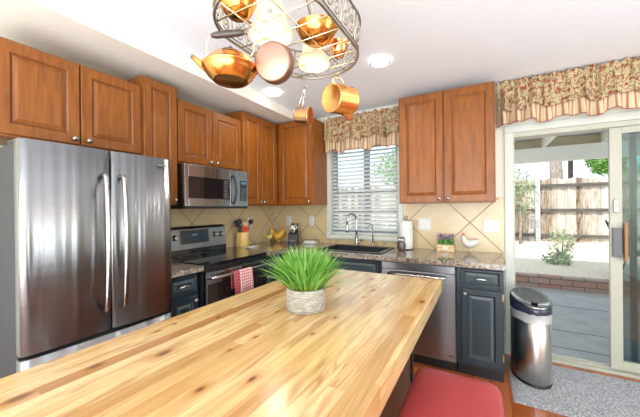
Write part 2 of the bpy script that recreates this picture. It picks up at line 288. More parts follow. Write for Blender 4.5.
# ------------------------------------------------------------------ mesh builder
def ident(u, v, w): return Vector((u, v, w))
class MB:
    def __init__(s, xf=ident): s.v = []; s.f = []; s.mi = []; s.uv = {}; s.xf = xf; s.m = 0; s.sm = []
    def V(s, p): s.v.append(s.xf(*p)); return len(s.v)-1
    def F(s, ids, smooth=False, uv=None):
        s.f.append(tuple(ids)); s.mi.append(s.m); s.sm.append(smooth)
        if uv: s.uv[len(s.f)-1] = uv
    def box(s, a, b):
        x0, y0, z0 = (min(a[i], b[i]) for i in range(3)); x1, y1, z1 = (max(a[i], b[i]) for i in range(3))
        i = [s.V(p) for p in ((x0, y0, z0), (x1, y0, z0), (x1, y1, z0), (x0, y1, z0), (x0, y0, z1), (x1, y0, z1), (x1, y1, z1), (x0, y1, z1))]
        for q in ((3, 2, 1, 0), (4, 5, 6, 7), (0, 1, 5, 4), (1, 2, 6, 5), (2, 3, 7, 6), (3, 0, 4, 7)): s.F([i[k] for k in q])
        return s
    def rings(s, rings, cap0=True, cap1=True, smooth=True, closed=True):
        R_ = [[s.V(p) for p in r] for r in rings]; n = len(R_[0])
        for a, b in zip(R_, R_[1:]):
            for k in range(n if closed else n-1): s.F((a[k], a[(k+1) % n], b[(k+1) % n], b[k]), smooth)
        if cap0: s.F(R_[0][::-1])
        if cap1: s.F(R_[-1])
        return s
    def tube(s, pts, r, n=8, closed=False, cap=True):
        pts = [Vector(p) for p in pts]; m = len(pts); rr = r if isinstance(r, (list, tuple)) else [r]*m; rings = []; prev = None
        for i, p in enumerate(pts):
            if closed: t = pts[(i+1) % m]-pts[i-1]
            else: t = pts[min(i+1, m-1)]-pts[max(i-1, 0)]
            t.normalize()
            if prev is None: a = t.orthogonal().normalized()
            else:
                a = prev-t*prev.dot(t)
                if a.length < 1e-6: a = t.orthogonal()
                a.normalize()
            prev = a; b = t.cross(a)
            rings.append([tuple(p+(a*math.cos(2*PI*k/n)+b*math.sin(2*PI*k/n))*rr[i]) for k in range(n)])
        if closed:
            R_ = [[s.V(q) for q in g] for g in rings]
            for i in range(m):
                A, B = R_[i], R_[(i+1) % m]
                for k in range(n): s.F((A[k], A[(k+1) % n], B[(k+1) % n], B[k]), True)
        else: s.rings(rings, cap, cap)
        return s
    def lathe(s, prof, c=(0, 0, 0), axis=(0, 0, 1), n=24, cap0=False, cap1=False, smooth=True, sx=1, sy=1):
        ax = Vector(axis).normalized(); a = ax.orthogonal().normalized() if abs(ax.z) < .999 else Vector((1, 0, 0)); b = ax.cross(a); c = Vector(c)
        s.rings([[tuple(c+ax*h+(a*math.cos(2*PI*k/n)*sx+b*math.sin(2*PI*k/n)*sy)*max(r, 1e-5)) for k in range(n)] for r, h in prof], cap0, cap1, smooth); return s
    def cyl(s, p0, p1, r, r1=None, n=20):
        p0, p1 = Vector(p0), Vector(p1); return s.lathe([(r, 0), (r if r1 is None else r1, (p1-p0).length)], p0, p1-p0, n, True, True)
    def ball(s, c, r, n=14, m=8):
        rr = r if isinstance(r, (tuple, list)) else (r, r, r); rg = []
        for j in range(m+1):
            t = PI*j/m; rg.append([(c[0]+rr[0]*max(math.sin(t), 1e-4)*math.cos(2*PI*k/n), c[1]+rr[1]*max(math.sin(t), 1e-4)*math.sin(2*PI*k/n), c[2]-rr[2]*math.cos(t)) for k in range(n)])
        s.rings(rg, True, True); return s
    def grid(s, fn, nu, nv, uvf=None):
        ids = [[s.V(fn(i/nu, j/nv)) for j in range(nv+1)] for i in range(nu+1)]
        for i in range(nu):
            for j in range(nv):
                uv = None
                if uvf: uv = [uvf(a/nu, b/nv) for a, b in ((i, j), (i+1, j), (i+1, j+1), (i, j+1))]
                s.F((ids[i][j], ids[i+1][j], ids[i+1][j+1], ids[i][j+1]), True, uv)
        return s
    def build(s, name, mats, parent=None, world=False, bevel=0, sub=0, solid=0, kind=None, label=None, fix=True):
        me = bpy.data.meshes.new(name); off = Vector()
        if parent is not None and world:
            q = parent
            while q is not None: off += q.location; q = q.parent
        me.from_pydata([tuple(p-off) for p in s.v], [], s.f)
        mats = mats if isinstance(mats, (list, tuple)) else [mats]
        for m in mats: me.materials.append(M[m] if isinstance(m, str) else m)
        me.polygons.foreach_set('material_index', s.mi); me.polygons.foreach_set('use_smooth', s.sm)
        if s.uv:
            ul = me.uv_layers.new(name='UVMap')
            for fi, uv in s.uv.items():
                p = me.polygons[fi]
                for k, li in enumerate(p.loop_indices): ul.data[li].uv = uv[k]
        if fix:
            bm = bmesh.new(); bm.from_mesh(me); bmesh.ops.recalc_face_normals(bm, faces=bm.faces); bm.to_mesh(me); bm.free()
        me.update(); o = bpy.data.objects.new(name, me); COL.objects.link(o)
        if parent is not None: o.parent = parent
        if bevel: b = o.modifiers.new('bevel', 'BEVEL'); b.width = bevel; b.segments = 2; b.limit_method = 'ANGLE'; b.angle_limit = R(40)
        if solid: b = o.modifiers.new('solid', 'SOLIDIFY'); b.thickness = solid; b.offset = 0
        if sub: b = o.modifiers.new('sub', 'SUBSURF'); b.levels = sub; b.render_levels = sub
        if kind: o['kind'] = kind
        if label: o['label'] = label
        return o
def thing(name, label, cat, loc=(0, 0, 0), rz=0, group=None, rot=None):
    o = bpy.data.objects.new(name, None); COL.objects.link(o); o.location = loc; o.rotation_euler = rot or (0, 0, rz); o.empty_display_size = .05
    o['label'] = label; o['category'] = cat
    if group: o['group'] = group
    return o
def tag(o, label, cat, group=None):
    o['label'] = label; o['category'] = cat
    if group: o['group'] = group
    return o
def bx(name, a, b, m, parent=None, world=False, bevel=0, kind=None, label=None): return MB().box(a, b).build(name, m, parent, world, bevel, kind=kind, label=label)
def st(name, a, b, m): return bx(name, a, b, m, kind='structure')
def copy_tree(o, parent=None):
    c = o.copy(); COL.objects.link(c); c.parent = parent
    for ch in list(o.children): copy_tree(ch, c)
    return c

# ------------------------------------------------------------------ room shell
XR, YF = 4.9, -6.2
st('floor', (-.15, YF, -.12), (XR, .12, 0), 'floor')
st('wall_left', (-.15, YF, 0), (0, .12, 2.95), 'paint')
WX0, WX1, WZ0, WZ1 = .875, 1.695, 1.025, 2.1          # kitchen window opening
DX0, DX1, DZ1 = 2.715, 4.46, 1.995                   # sliding door opening
w = MB(); w.box((0, 0, 0), (WX0, .14, 2.95)); w.box((WX0, 0, 0), (WX1, .14, WZ0)); w.box((WX0, 0, WZ1), (WX1, .14, 2.95)); w.box((WX1, 0, 0), (DX0-.02, .14, 2.95))
w.box((DX0-.02, 0, DZ1+.02), (DX1, .14, 2.95)); w.box((DX1, 0, 0), (XR, .14, 2.95)); w.build('wall_back', 'paint', kind='structure')
w = MB(); w.box((XR, YF, 0), (XR+.14, -2.5, 2.95)); w.box((XR, -1.0, 0), (XR+.14, .14, 2.95)); w.box((XR, -2.5, 0), (XR+.14, -1.0, .6)); w.box((XR, -2.5, 2.3), (XR+.14, -1.0, 2.95)); w.build('wall_right', 'paint', kind='structure')
st('wall_front', (-.15, YF-.14, 0), (XR+.14, YF, 2.95), 'paint')
c = MB(); zc = lambda y: 2.44+.04*abs(min(y, 0))
c.rings([[(-.15, y, zc(y)), (XR+.14, y, zc(y)), (XR+.14, y, zc(y)+.08), (-.15, y, zc(y)+.08)] for y in (.14, 0, YF-.14)], True, True, False); c.build('ceiling', 'ceil', kind='structure')
st('ceiling_soffit', (0, YF, 2.37), (.56, 0, 2.85), 'soffit')['label'] = 'lowered cream soffit band above the left cabinets'
st('backsplash', (0, -.012, .88), (WX0-.06, 0, 1.42), 'tile_back')
w = MB(); w.box((WX0-.06, -.012, .88), (WX1+.06, 0, .965)); w.box((WX1+.06, -.012, .88), (2.64, 0, 1.42)); w.build('backsplash', 'tile_back', kind='structure')
st('backsplash', (0, -1.93, .88), (.012, -.012, 1.42), 'tile_left')
st('baseboard_back', (2.617, -.016, 0), (2.66, 0, .10), 'trim')
# window trim, sill
w = MB(); w.box((WX0-.045, -.02, WZ0-.004), (WX0+.012, 0, WZ1)); w.box((WX1-.012, -.02, WZ0-.004), (WX1+.045, 0, WZ1)); w.box((WX0-.045, -.045, WZ0-.045), (WX1+.045, .02, WZ0-.005))
w.build('trim_1', 'trim', bevel=.003, kind='structure')
w = MB(); y0, y1 = .07, .11
for a_, b_ in ((WX0, WX0+.05), (WX1-.05, WX1), (1.272, 1.335)): w.box((a_, y0, WZ0+.0505), (b_, y1, WZ1-.0505))
w.box((WX0, y0, WZ0), (WX1, y1, WZ0+.05)); w.box((WX0, y0, WZ1-.05), (WX1, y1, WZ1))
wf = w.build('window_1', 'winframe', kind='structure', bevel=.003)
MB().box((WX0+.05, .085, WZ0+.05), (WX1-.05, .09, WZ1-.05)).build('window_pane', 'glass', wf)
# door casing
w = MB(); w.box((DX0-.065, -.018, 0), (DX0, .0, DZ1-.0005)); w.box((DX1, -.018, 0), (DX1+.065, 0, DZ1-.0005)); w.box((DX0-.065, -.018, DZ1), (DX1+.065, 0, DZ1+.065)); w.build('trim_2', 'trim', bevel=.003, kind='structure')
w = MB(); w.box((DX0-.02, .0005, .0225), (DX0+.012, .14, DZ1-.0405)); w.box((DX1-.03, .0005, .0225), (DX1, .14, DZ1-.0405)); w.box((DX0-.02, .0005, DZ1-.04), (DX1, .14, DZ1+.0195)); w.box((DX0-.02, .0005, .0005), (DX1, .14, .022))
w.box((DX0, .048, .022), (DX1, .054, .035)); w.box((DX0, .088, .022), (DX1, .094, .035)); w.build('door_1', 'doorframe', bevel=.002, kind='structure')
# sliding glass panel pushed right, over the fixed panel
t = thing('sliding_glass_panel', 'almond framed sliding glass door panel pushed open to the right, with lock and wooden grip', 'sliding door', (3.365, .03, .035))
w = MB(); X0, X1, za, zb = 3.365, 4.42, .035, 1.955
w.box((X0, .03, za), (X0+.072, .065, zb)); w.box((X1-.05, .03, za), (X1, .065, zb)); w.box((X0+.0725, .03, za), (X1-.0505, .065, za+.07)); w.box((X0+.0725, .03, zb-.05), (X1-.0505, .065, zb)); w.build('panel_frame', 'doorframe', t, True, .002)
MB().box((X0+.072, .045, za+.07), (X1-.05, .05, zb-.05)).build('glass', 'glass_tint', t, True)
w = MB(); w.box((3.385, .012, 1.28), (3.415, .03, 1.385)); w.cyl((3.40, .0, 1.33), (3.40, .012, 1.33), .009); w.build('lock', 'chrome', t, True, .003)
w = MB(); w.box((3.375, .005, .93), (3.43, .03, 1.16)); h = w.build('handle_plate', 'grey', t, True, .003)
MB().box((3.437, -.012, .90), (3.457, .024, 1.20)).build('wooden_grip', 'gripwood', t, True, .004)
t = thing('fixed_glass_panel', 'dark edged fixed glass panel behind the sliding door panel', 'glass panel', (3.46, .08, .035))
w = MB(); X0 = 3.50
w.box((X0, .078, za), (X0+.035, .112, zb)); w.box((X1-.04, .078, za), (X1, .112, zb)); w.box((X0+.0355, .078, za), (X1-.0405, .112, za+.07)); w.box((X0+.0355, .078, zb-.05), (X1-.0405, .112, zb)); w.build('panel_frame', 'darkframe', t, True, .002)
MB().box((X0+.035, .092, za+.07), (X1-.04, .097, zb-.05)).build('glass', 'glass', t, True)

# ------------------------------------------------------------------ cabinets
def XL(x0): return lambda u, v, w: Vector((x0+w, u, v))     # left wall: u=y, v=z, w out (+x)
def XB(y0): return lambda u, v, w: Vector((u, y0-w, v))     # back wall: u=x, v=z, w out (-y)
def panel_door(xf, u0, u1, v0, v1, parent, name='door', mats=('maple', 'glaze'), fr=.06, th=.02, flat=False):
    mb = MB(xf)
    if flat: prof = [(0, 0), (0, th-.004), (.004, th), (.018, th), (.026, th-.004)]; gl = ()
    else: prof = [(0, 0), (0, th-.003), (.003, th), (fr-.004, th), (fr+.002, th-.006), (fr+.008, th-.008), (fr+.028, th-.001), (fr+.032, th-.001)]; gl = (4, )
    ids = [[mb.V(p) for p in ((u0+i, v0+i, w), (u1-i, v0+i, w), (u1-i, v1-i, w), (u0+i, v1-i, w))] for i, w in prof]
    for j, (a, b) in enumerate(zip(ids, ids[1:])):
        mb.m = 1 if j in gl else (2 if len(mats) > 2 and j in (5,) else 0)
        for k in range(4): mb.F((a[k], a[(k+1) % 4], b[(k+1) % 4], b[k]))
    mb.m = 0; mb.F(ids[-1]); mb.F(ids[0][::-1])
    return mb.build(name, list(mats), parent, True)
def knob(xf, u, v, w, parent, m='chrome', r=.016):
    c = xf(u, v, w); d = xf(u, v, w+1)-c
    MB().lathe([(.007, -.001), (.006, .012), (r*.8, .016), (r, .022), (r*.85, .028), (.0, .031)], c, d, 16).build('knob', m, parent, True)
def cup_pull(xf, u, v, w, parent, W=.045):
    mb = MB(xf)
    mb.grid(lambda a, b: (u+W*math.cos(PI*a)*math.sin(PI/2*(b*.9+.1)), v+.018*math.sin(PI*a)*math.sin(PI/2*(b*.9+.1))-.004, w+.022*math.cos(PI/2*(b*.9+.1)**1.2)), 14, 5)
    mb.build('cup_pull', 'chrome', parent, True, solid=.002)
def body(mb_xf, u0, u1, v0, v1, d, parent, m='maple', cut=None, fw_=.02):
    mb = MB(mb_xf); mb.box((u0, v0, 0), (u1, v1, d)); return mb.build('body', m, parent, True, .0015)
UC = dict(group='orange maple wall cabinets')
def wall_cab(name, label, xf, u0, u1, v0, v1, depth, doors, knobs, loc, th=.02):
    t = thing(name, label, 'cabinet', loc); body(xf, u0, u1, v0, v1, depth-th, t)
    for (a, b), kn in zip(doors, knobs):
        X = (lambda xf_: (lambda u, v, w: xf_(u, v, w+depth-th)))(xf)
        d = panel_door(X, a+.002, b-.002, v0+.012, v1-.012, t)
        if kn: knob(X, kn[0], kn[1], th, d)
    return t
XLw = XL(.001); XBw = XB(-.001)
wall_cab('wall_cabinet', 'wide two-door orange maple cabinet above the refrigerator', XLw, -2.675, -1.932, 1.725, 2.235, .35, ((-2.665, -2.303), (-2.298, -1.937)), ((-2.335, 1.765), (-2.262, 1.765)), (0, -2.3, 1.725))
wall_cab('wall_cabinet', 'tall narrow single-door maple cabinet between refrigerator and microwave', XLw, -1.930, -1.657, 1.372, 2.31, .36, ((-1.925, -1.662),), ((-1.69, 1.41),), (0, -1.8, 1.372))
wall_cab('wall_cabinet', 'short two-door maple cabinet directly above the microwave', XLw, -1.655, -.942, 1.715, 2.235, .35, ((-1.648, -1.302), (-1.298, -.95)), ((-1.335, 1.755), (-1.262, 1.755)), (0, -1.3, 1.715))
wall_cab('wall_cabinet', 'tall two-door maple cabinet between the microwave and the room corner', XLw, -.94, -.352, 1.372, 2.335, .36, ((-.932, -.652), (-.647, -.376)), ((-.68, 1.41), (-.62, 1.41)), (0, -.6, 1.372))
wall_cab('wall_cabinet', 'single-door maple corner cabinet left of the blind-covered window', XBw, .002, .838, 1.372, 2.345, .35, ((.375, .828),), ((.79, 1.41),), (.4, 0, 1.372))
wall_cab('wall_cabinet', 'two-door maple cabinet between the window and the sliding glass door', XBw, 1.782, 2.572, 1.372, 2.372, .35, ((1.79, 2.174), (2.18, 2.564)), ((2.14, 1.41), (2.214, 1.41)), (2.18, 0, 1.372))

BM = ('blue', 'blueglaze', 'bluerub')
def base_cab(label, xf, u0, u1, depth, drawer, door, knob_at, loc, group=None, pulls=True):
    t = thing('base_cabinet', label, 'cabinet', loc, group=group)
    mb = MB(xf)
    if pulls: mb.box((u0, .10, 0), (u1, .872, depth-.02))
    else: mb.box((u0, .10, 0), (u1, .70, depth-.02)); mb.box((u0, .7005, depth-.05), (u1, .872, depth-.02))
    mb.build('body', 'blue', t, True, .0015)
    MB(xf).box((u0+.005, 0, 0), (u1-.005, .10, depth-.075)).build('toe_kick', 'black', t, True)
    X = lambda u, v, w: xf(u, v, w+depth-.02)
    for a, b in drawer:
        d = panel_door(X, a, b, .725, .855, t, 'drawer', BM, .02)
        if pulls: cup_pull(X, (a+b)/2, .785, .018, d)
    for (a, b), k in zip(door, knob_at):
        d = panel_door(X, a, b, .125, .705, t, 'door', BM, .048)
        if k: knob(X, k, .665, .02, d, 'nickel_dark')
    return t
XLb = XL(.001); XBb = XB(-.001)
t = base_cab('small blue-grey base cabinet with drawer beside the sliding door', XBb, 2.292, 2.612, .61, ((2.325, 2.600),), ((2.325, 2.600),), (2.35,), (2.45, 0, 0))
for v in (.185, .635): MB(XB(-.591)).box((2.601, v, .0), (2.608, v+.05, .016)).build('hinge', 'hingebrass', t, True)
base_cab('blue-grey sink base cabinet with raised panels under the sink', XBb, .655, 1.688, .61, ((.70, 1.16), (1.18, 1.66)), ((.70, 1.16), (1.18, 1.66)), (1.12, 1.22), (1.2, 0, 0), pulls=False)
base_cab('narrow blue-grey base cabinet with cup pull between refrigerator and range', XLb, -1.925, -1.662, .61, ((-1.905, -1.68),), ((-1.905, -1.68),), (-1.71,), (0, -1.8, 0))
base_cab('blue-grey corner base cabinet right of the range', XLb, -.935, -.002, .61, ((-.92, -.66),), ((-.92, -.66),), (-.89,), (0, -.6, 0))

# countertops
SX0, SX1, SY0, SY1 = 1.0, 1.66, -.55, -.122
w = MB()
w.box((0, -.94, .874), (.65, -.65, .914)); w.box((0, -.65, .874), (SX0, -.013, .914)); w.box((SX1, -.65, .874), (2.628, -.013, .914)); w.box((SX0, SY1, .874), (SX1, -.013, .914)); w.box((SX0, -.65, .874), (SX1, SY0, .914))
tag(w.build('granite_worktop', 'granite'), 'long L-shaped speckled brown granite worktop around the sink corner', 'countertop')
tag(bx('granite_worktop', (.013, -1.921, .874), (.65, -1.657, .914), 'granite', bevel=.003), 'short speckled granite worktop between the refrigerator and the range', 'countertop')
# sink
t = thing('kitchen_sink', 'black composite drop-in sink below the window', 'sink', (1.33, -.33, .914))
w = MB(); w.box((SX0-.012, SY0-.012, .9145), (SX0+.03, SY1+.012, .922)); w.box((SX1-.03, SY0-.012, .9145), (SX1+.012, SY1+.012, .922)); w.box((SX0, SY0-.012, .9145), (SX1, SY0+.02, .922)); w.box((SX0, SY1-.03, .9145), (SX1, SY1+.012, .922)); w.build('rim', 'sink', t, True, .002)
w = MB(); a0, a1, b0, b1 = SX0+.012, SX1-.012, SY0+.012, SY1-.012
for A, B in (((a0, b0, .72), (a1, b1, .73)), ((a0, b0, .72), (a0+.01, b1, .916)), ((a1-.01, b0, .72), (a1, b1, .916)), ((a0, b0, .72), (a1, b0+.01, .916)), ((a0, b1-.01, .72), (a1, b1, .916))): w.box(A, B)
w.build('basin', 'sink', t, True)
MB().lathe([(.04, 0), (.042, .003), (.02, .004)], (1.33, -.33, .73), n=20, cap1=True).build('drain', 'chrome', t, True)
def arc(c, r, a0, a1, n, ax, ay): return [Vector(c)+Vector(ax)*r*math.cos(a0+(a1-a0)*k/n)+Vector(ay)*r*math.sin(a0+(a1-a0)*k/n) for k in range(n+1)]
# main faucet
fb = Vector((1.235, -.075, .914)); d = Vector((-.38, -.92, 0)).normalized(); Z = Vector((0, 0, 1))
t = thing('kitchen_faucet', 'tall brushed nickel gooseneck faucet with pull-down spray head', 'faucet', fb)
MB().lathe([(.028, 0), (.028, .006), (.019, .012), (.016, .06), (.0165, .12)], fb, n=20, cap0=True, cap1=True).build('base', 'chrome', t, True)
rad = .072; pts = [fb+Z*.10, fb+Z*.18, fb+Z*.27]+arc(fb+Z*.285+d*rad, rad, PI, .0, 12, d, Z)+[fb+Z*.25+d*2*rad]
MB().tube(pts, .012, 12).build('neck', 'chrome', t, True)
MB().lathe([(.013, 0), (.016, .02), (.017, .07), (.021, .095), (.012, .10)], fb+Z*.255+d*2*rad, -Z, 16, True, True).build('spray_head', 'chrome', t, True)
w = MB(); w.cyl(fb+Z*.045, fb+Z*.045+Vector((.05, 0, 0)), .012); w.tube([fb+Z*.045+Vector((.045, 0, 0)), fb+Z*.075+Vector((.065, -.01, 0)), fb+Z*.11+Vector((.07, -.015, 0))], .006, 8); w.build('lever', 'chrome', t, True)
fb = Vector((1.425, -.075, .914)); d = Vector((-.30, -.95, 0)).normalized()
t = thing('filter_faucet', 'small slim filtered-water faucet right of the tall gooseneck faucet', 'faucet', fb)
MB().lathe([(.02, 0), (.02, .006), (.012, .012), (.011, .05)], fb, n=18, cap0=True, cap1=True).build('base', 'chrome', t, True)
MB().tube([fb+Z*.04, fb+Z*.16, fb+Z*.20]+arc(fb+Z*.20+d*.04, .04, PI, 0, 10, d, Z)+[fb+Z*.185+d*.08], .0055, 10).build('neck', 'chrome', t, True)
MB().tube([fb+Z*.035, fb+Z*.04+Vector((-.035, -.01, 0)), fb+Z*.042+Vector((-.05, -.012, 0))], .005, 8).build('lever', 'chrome', t, True)

# ------------------------------------------------------------------ dishwasher
t = thing('dishwasher', 'stainless steel dishwasher with bar handle under the granite worktop', 'dishwasher', (1.99, -.3, 0))
bx('body', (1.693, -.585, .09), (2.286, -.02, .87), 'grey', t, True)
bx('door', (1.695, -.625, .115), (2.284, -.587, .80), 'steel_panel', t, True, .004)
bx('control_panel', (1.695, -.628, .803), (2.284, -.587, .866), 'steel_panel', t, True, .004)
bx('toe_kick', (1.695, -.54, 0), (2.284, -.50, .11), 'black', t, True)
w = MB(); w.tube([(1.76, -.672, .775), (1.85, -.676, .775), (2.13, -.676, .775), (2.22, -.672, .775)], .011, 10); w.build('handle', 'chrome', t, True)
for q in (1.80, 2.18): MB().cyl((q, -.626, .775), (q, -.672, .775), .009).build('handle_bracket', 'black', t, True)
bx('badge', (2.235, -.6262, .15), (2.262, -.6252, .16), 'black', t, True)

# ------------------------------------------------------------------ refrigerator
FX = .68; F0, F1, FM = -2.662, -1.925, -2.29
t = thing('refrigerator', 'stainless french-door refrigerator with bottom freezer drawer on the left wall', 'refrigerator', (.35, -2.29, 0))
bx('body', (.03, F0+.006, .02), (FX-.075, F1-.006, 1.655), 'fridge_side', t, True, .004)
bx('toe_grille', (.1, F0+.02, 0), (FX-.09, F1-.02, .05), 'black', t, True)
bx('hinge_cover', (FX-.20, F0+.01, 1.655), (FX-.09, F0+.09, 1.678), 'fridge_side', t, True, .004)
bx('hinge_cover', (FX-.20, F1-.09, 1.655), (FX-.09, F1-.01, 1.678), 'fridge_side', t, True, .004)
def fdoor(y0, y1, z0, z1, name='door'):
    mb = MB(); n = 16; bul = .012
    def prof(k): a = k/n; return FX+bul*(1-(2*a-1)**2)-bul, y0+(y1-y0)*a
    outer = [(FX-.068, y0), ]+[(FX-.02, y0)]+[prof(k) for k in range(n+1)]+[(FX-.02, y1), (FX-.068, y1)]
    outer[2] = (FX-bul-.004, y0+.004); outer[-3] = (FX-bul-.004, y1-.004)
    mb.rings([[(x, y, z) for x, y in outer] for z in (z0, z1)], True, True, True)
    return mb.build(name, 'steel_fridge', t, True, fix=True)
d1 = fdoor(F0, FM-.003, .675, 1.668); d2 = fdoor(FM+.003, F1, .675, 1.668); d3 = fdoor(F0, F1, .06, .655, 'freezer_drawer')
for dd, yh in ((d1, FM-.045), (d2, FM+.045)):
    pts = [(FX-.012, yh, 1.53), (FX+.03, yh, 1.525)]+[(FX+.04+.018*math.sin(PI*k/10), yh, 1.51-.70*k/10) for k in range(11)]+[(FX+.03, yh, .795), (FX-.012, yh, .79)]
    MB().tube(pts, .0125, 10).build('handle', 'chrome', dd, True)
MB().tube([(FX-.012, F0+.1, .60), (FX+.05, F0+.1, .60), (FX+.05, F1-.1, .60), (FX-.012, F1-.1, .60)], .012, 10).build('handle', 'chrome', d3, True)
bx('badge', (FX-.004, F1-.10, 1.615), (FX-.001, F1-.04, 1.625), 'chrome', t, True)

# ------------------------------------------------------------------ microwave
MY0, MY1, MZ0, MZ1, MX = -1.650, -.946, 1.342, 1.705, .43
t = thing('microwave', 'stainless over-the-range microwave hung below the short cabinet', 'microwave', (.2, -1.3, MZ0))
bx('body', (.02, MY0, MZ0), (MX-.03, MY1, MZ1), 'black', t, True, .003)
w = MB(XL(MX-.03)); ws0, ws1 = MY0+.035, MY0+.475
for A, B in (((MY0, MZ0+.02), (ws0, MZ1)), ((ws1, MZ0+.02), (MY0+.545, MZ1)), ((ws0, MZ0+.02), (ws1, MZ0+.085)), ((ws0, MZ1-.10), (ws1, MZ1))): w.box((A[0], A[1], 0), (B[0], B[1], .03))
dd = w.build('door', 'steel', t, True, .002)
bx('window', (MX-.029, ws0, MZ0+.085), (MX-.004, ws1, MZ1-.10), 'blackgloss', dd, True)
w = MB(); 
for k in range(9): w.box((MX-.0035, ws1-.075, MZ0+.10+k*.018), (MX-.002, ws1-.012, MZ0+.108+k*.018))
w.build('vent_marks', 'chrome', dd, True)
bx('control_panel', (MX-.03, MY0+.547, MZ0+.02), (MX, MY1, MZ1), 'steel', t, True, .002)
cp = bx('keypad', (MX, MY0+.60, MZ0+.075), (MX+.002, MY1-.015, MZ1-.095), 'blackgloss', t, True)
w = MB()
for r_ in range(6):
    for c_ in range(3): w.box((MX+.002, MY0+.610+c_*.024, MZ0+.085+r_*.021), (MX+.0032, MY0+.626+c_*.024, MZ0+.096+r_*.021))
w.build('buttons', 'grey', cp, True)
bx('display', (MX+.002, MY0+.61, MZ1-.13), (MX+.0035, MY1-.025, MZ1-.105), 'display_lit', cp, True)
pts = [(MX+.0, MY0+.505, MZ1-.055)]+[(MX+.022+.022*math.sin(PI*k/10), MY0+.505, MZ1-.075-.235*k/10) for k in range(11)]+[(MX+.0, MY0+.505, MZ0+.05)]
MB().tube(pts, .011, 10).build('handle', 'black', dd, True)
bx('vent_strip', (MX-.03, MY0, MZ0), (MX-.004, MY1, MZ0+.018), 'black', t, True)

# ------------------------------------------------------------------ range
RY0, RY1, RX = -1.652, -.946, .665
t = thing('range', 'freestanding stainless electric range with black glass cooktop', 'stove', (.35, -1.3, 0))
bx('body', (.02, RY0, .02), (RX-.04, RY1, .895), 'black', t, True)
bx('cooktop', (.126, RY0, .896), (RX, RY1, .922), 'blackgloss', t, True, .004)
for cx_, cy_, r_ in ((.24, -1.46, .085), (.24, -1.13, .075), (.50, -1.46, .095), (.50, -1.13, .10)):
    MB().lathe([(r_, 0), (r_+.003, 0)], (cx_, cy_, .9225), n=32).build('burner_ring', 'grey', t, True)
w = MB(); w.rings([[(.022, y, .922), (.125, y, .922), (.125, y, .945), (.105, y, 1.155), (.085, y, 1.178), (.022, y, 1.178)] for y in (RY0, RY1)], True, True, False); w.build('backguard', 'steel_panel', t, True)
q = MB(); q.rings([[(.1175, y, 1.02), (.1205, y, 1.02), (.1095, y, 1.145), (.1065, y, 1.145)] for y in (-1.47, -1.16)], True, True, False); cp = q.build('display_panel', 'display', t, True); bx('back_strip', (.1252, RY0+.002, .924), (.1275, RY1-.002, .975), 'blackgloss', t, True)
q = MB(); q.box((.1125, -1.35, 1.09), (.1150, -1.29, 1.11)); q.build('clock', 'display_lit', cp, True)
for yk in (-1.60, -1.525, -1.09, -1.01):
    MB().lathe([(.026, 0), (.026, .006), (.020, .008), (.019, .028), (.016, .032)], (.1115, yk, 1.085), (1, 0, .08), 20, True, True).build('knob', 'chrome', t, True)
bx('trim_strip', (RX-.04, RY0, .862), (RX-.002, RY1, .895), 'black', t, True, .002)
w = MB(XL(RX-.04))
for A, B in (((RY0+.004, .25), (RY0+.055, .858)), ((RY1-.055, .25), (RY1-.004, .858)), ((RY0+.055, .735), (RY1-.055, .858)), ((RY0+.055, .25), (RY1-.055, .33))): w.box((A[0], A[1], 0), (B[0], B[1], .038))
dd = w.build('oven_door', 'steel', t, True, .002)
bx('oven_window', (RX-.039, RY0+.02, .26), (RX-.0012, RY1-.02, .765), 'ovenglass', dd, True)
MB().tube([(RX-.002, RY0+.03, .815), (RX+.05, RY0+.035, .818), (RX+.052, RY0+.05, .818), (RX+.052, RY1-.05, .818), (RX+.05, RY1-.035, .818), (RX-.002, RY1-.03, .815)], .013, 12).build('handle', 'chrome', dd, True)
bx('storage_drawer', (RX-.04, RY0+.004, .06), (RX, RY1-.004, .24), 'steel', t, True, .004)
# dish towels over the oven handle
def towel(label, mat, y0, y1, zf, zbk, amp, ph):
    xh, zh, r_ = RX+.052, .818, .0155
    path = [(xh-r_-.004, zbk), (xh-r_-.002, (zbk+zh)/2), (xh-r_, zh)]+[(xh+r_*math.cos(PI-PI*k/6), zh+r_*math.sin(PI-PI*k/6)) for k in range(1, 6)]+[(xh+r_, zh), (xh+r_+.004, zh-.06), (xh+r_+.008, (zf+zh)/2), (xh+r_+.008, zf)]
    L = [0]
    for a_, b_ in zip(path, path[1:]): L.append(L[-1]+math.dist(a_, b_))
    n = len(path)-1
    def fn(u, v):
        j = min(n, int(round(v*n))); x_, z_ = path[j]; k = max(0, abs(z_-zh))*5
        return (x_+amp*min(1, k)*math.sin(u*7+ph)+(amp if x_ > xh else 0), y0+(y1-y0)*u+.004*k*math.sin(ph), z_)
    o = MB().grid(fn, 16, n, lambda u, v: (u*(y1-y0), L[min(n, int(round(v*n)))])).build('dish_towel', mat, solid=.003)
    return tag(o, label, 'towel')
towel('pink and white gingham dish towel hanging in front on the oven handle', 'gingham', -1.37, -1.225, .63, .68, .004, 0)
towel('darker red plaid dish towel half hidden on the oven handle', 'gingham_dark', -1.435, -1.374, .615, .69, .002, 2)

# ------------------------------------------------------------------ island
IX0, IX1, IY0, IY1 = 1.415, 2.272, -3.02, -1.312
t = thing('kitchen_island', 'large kitchen island with knotty butcher block top and dark stained base', 'kitchen island', (1.85, -2.3, 0))
bx('top', (IX0, IY0, .842), (IX1, IY1, .914), 'butcher', t, True, .004)
bx('base', (1.53, IY0+.06, .08), (2.13, -1.50, .842), 'islandbase', t, True, .003)
bx('corner_post', (2.128, -1.515, 0), (2.142, -1.488, .842), 'black', t, True)
bx('toe_kick', (1.56, IY0+.1, 0), (2.10, -1.54, .08), 'black', t, True)

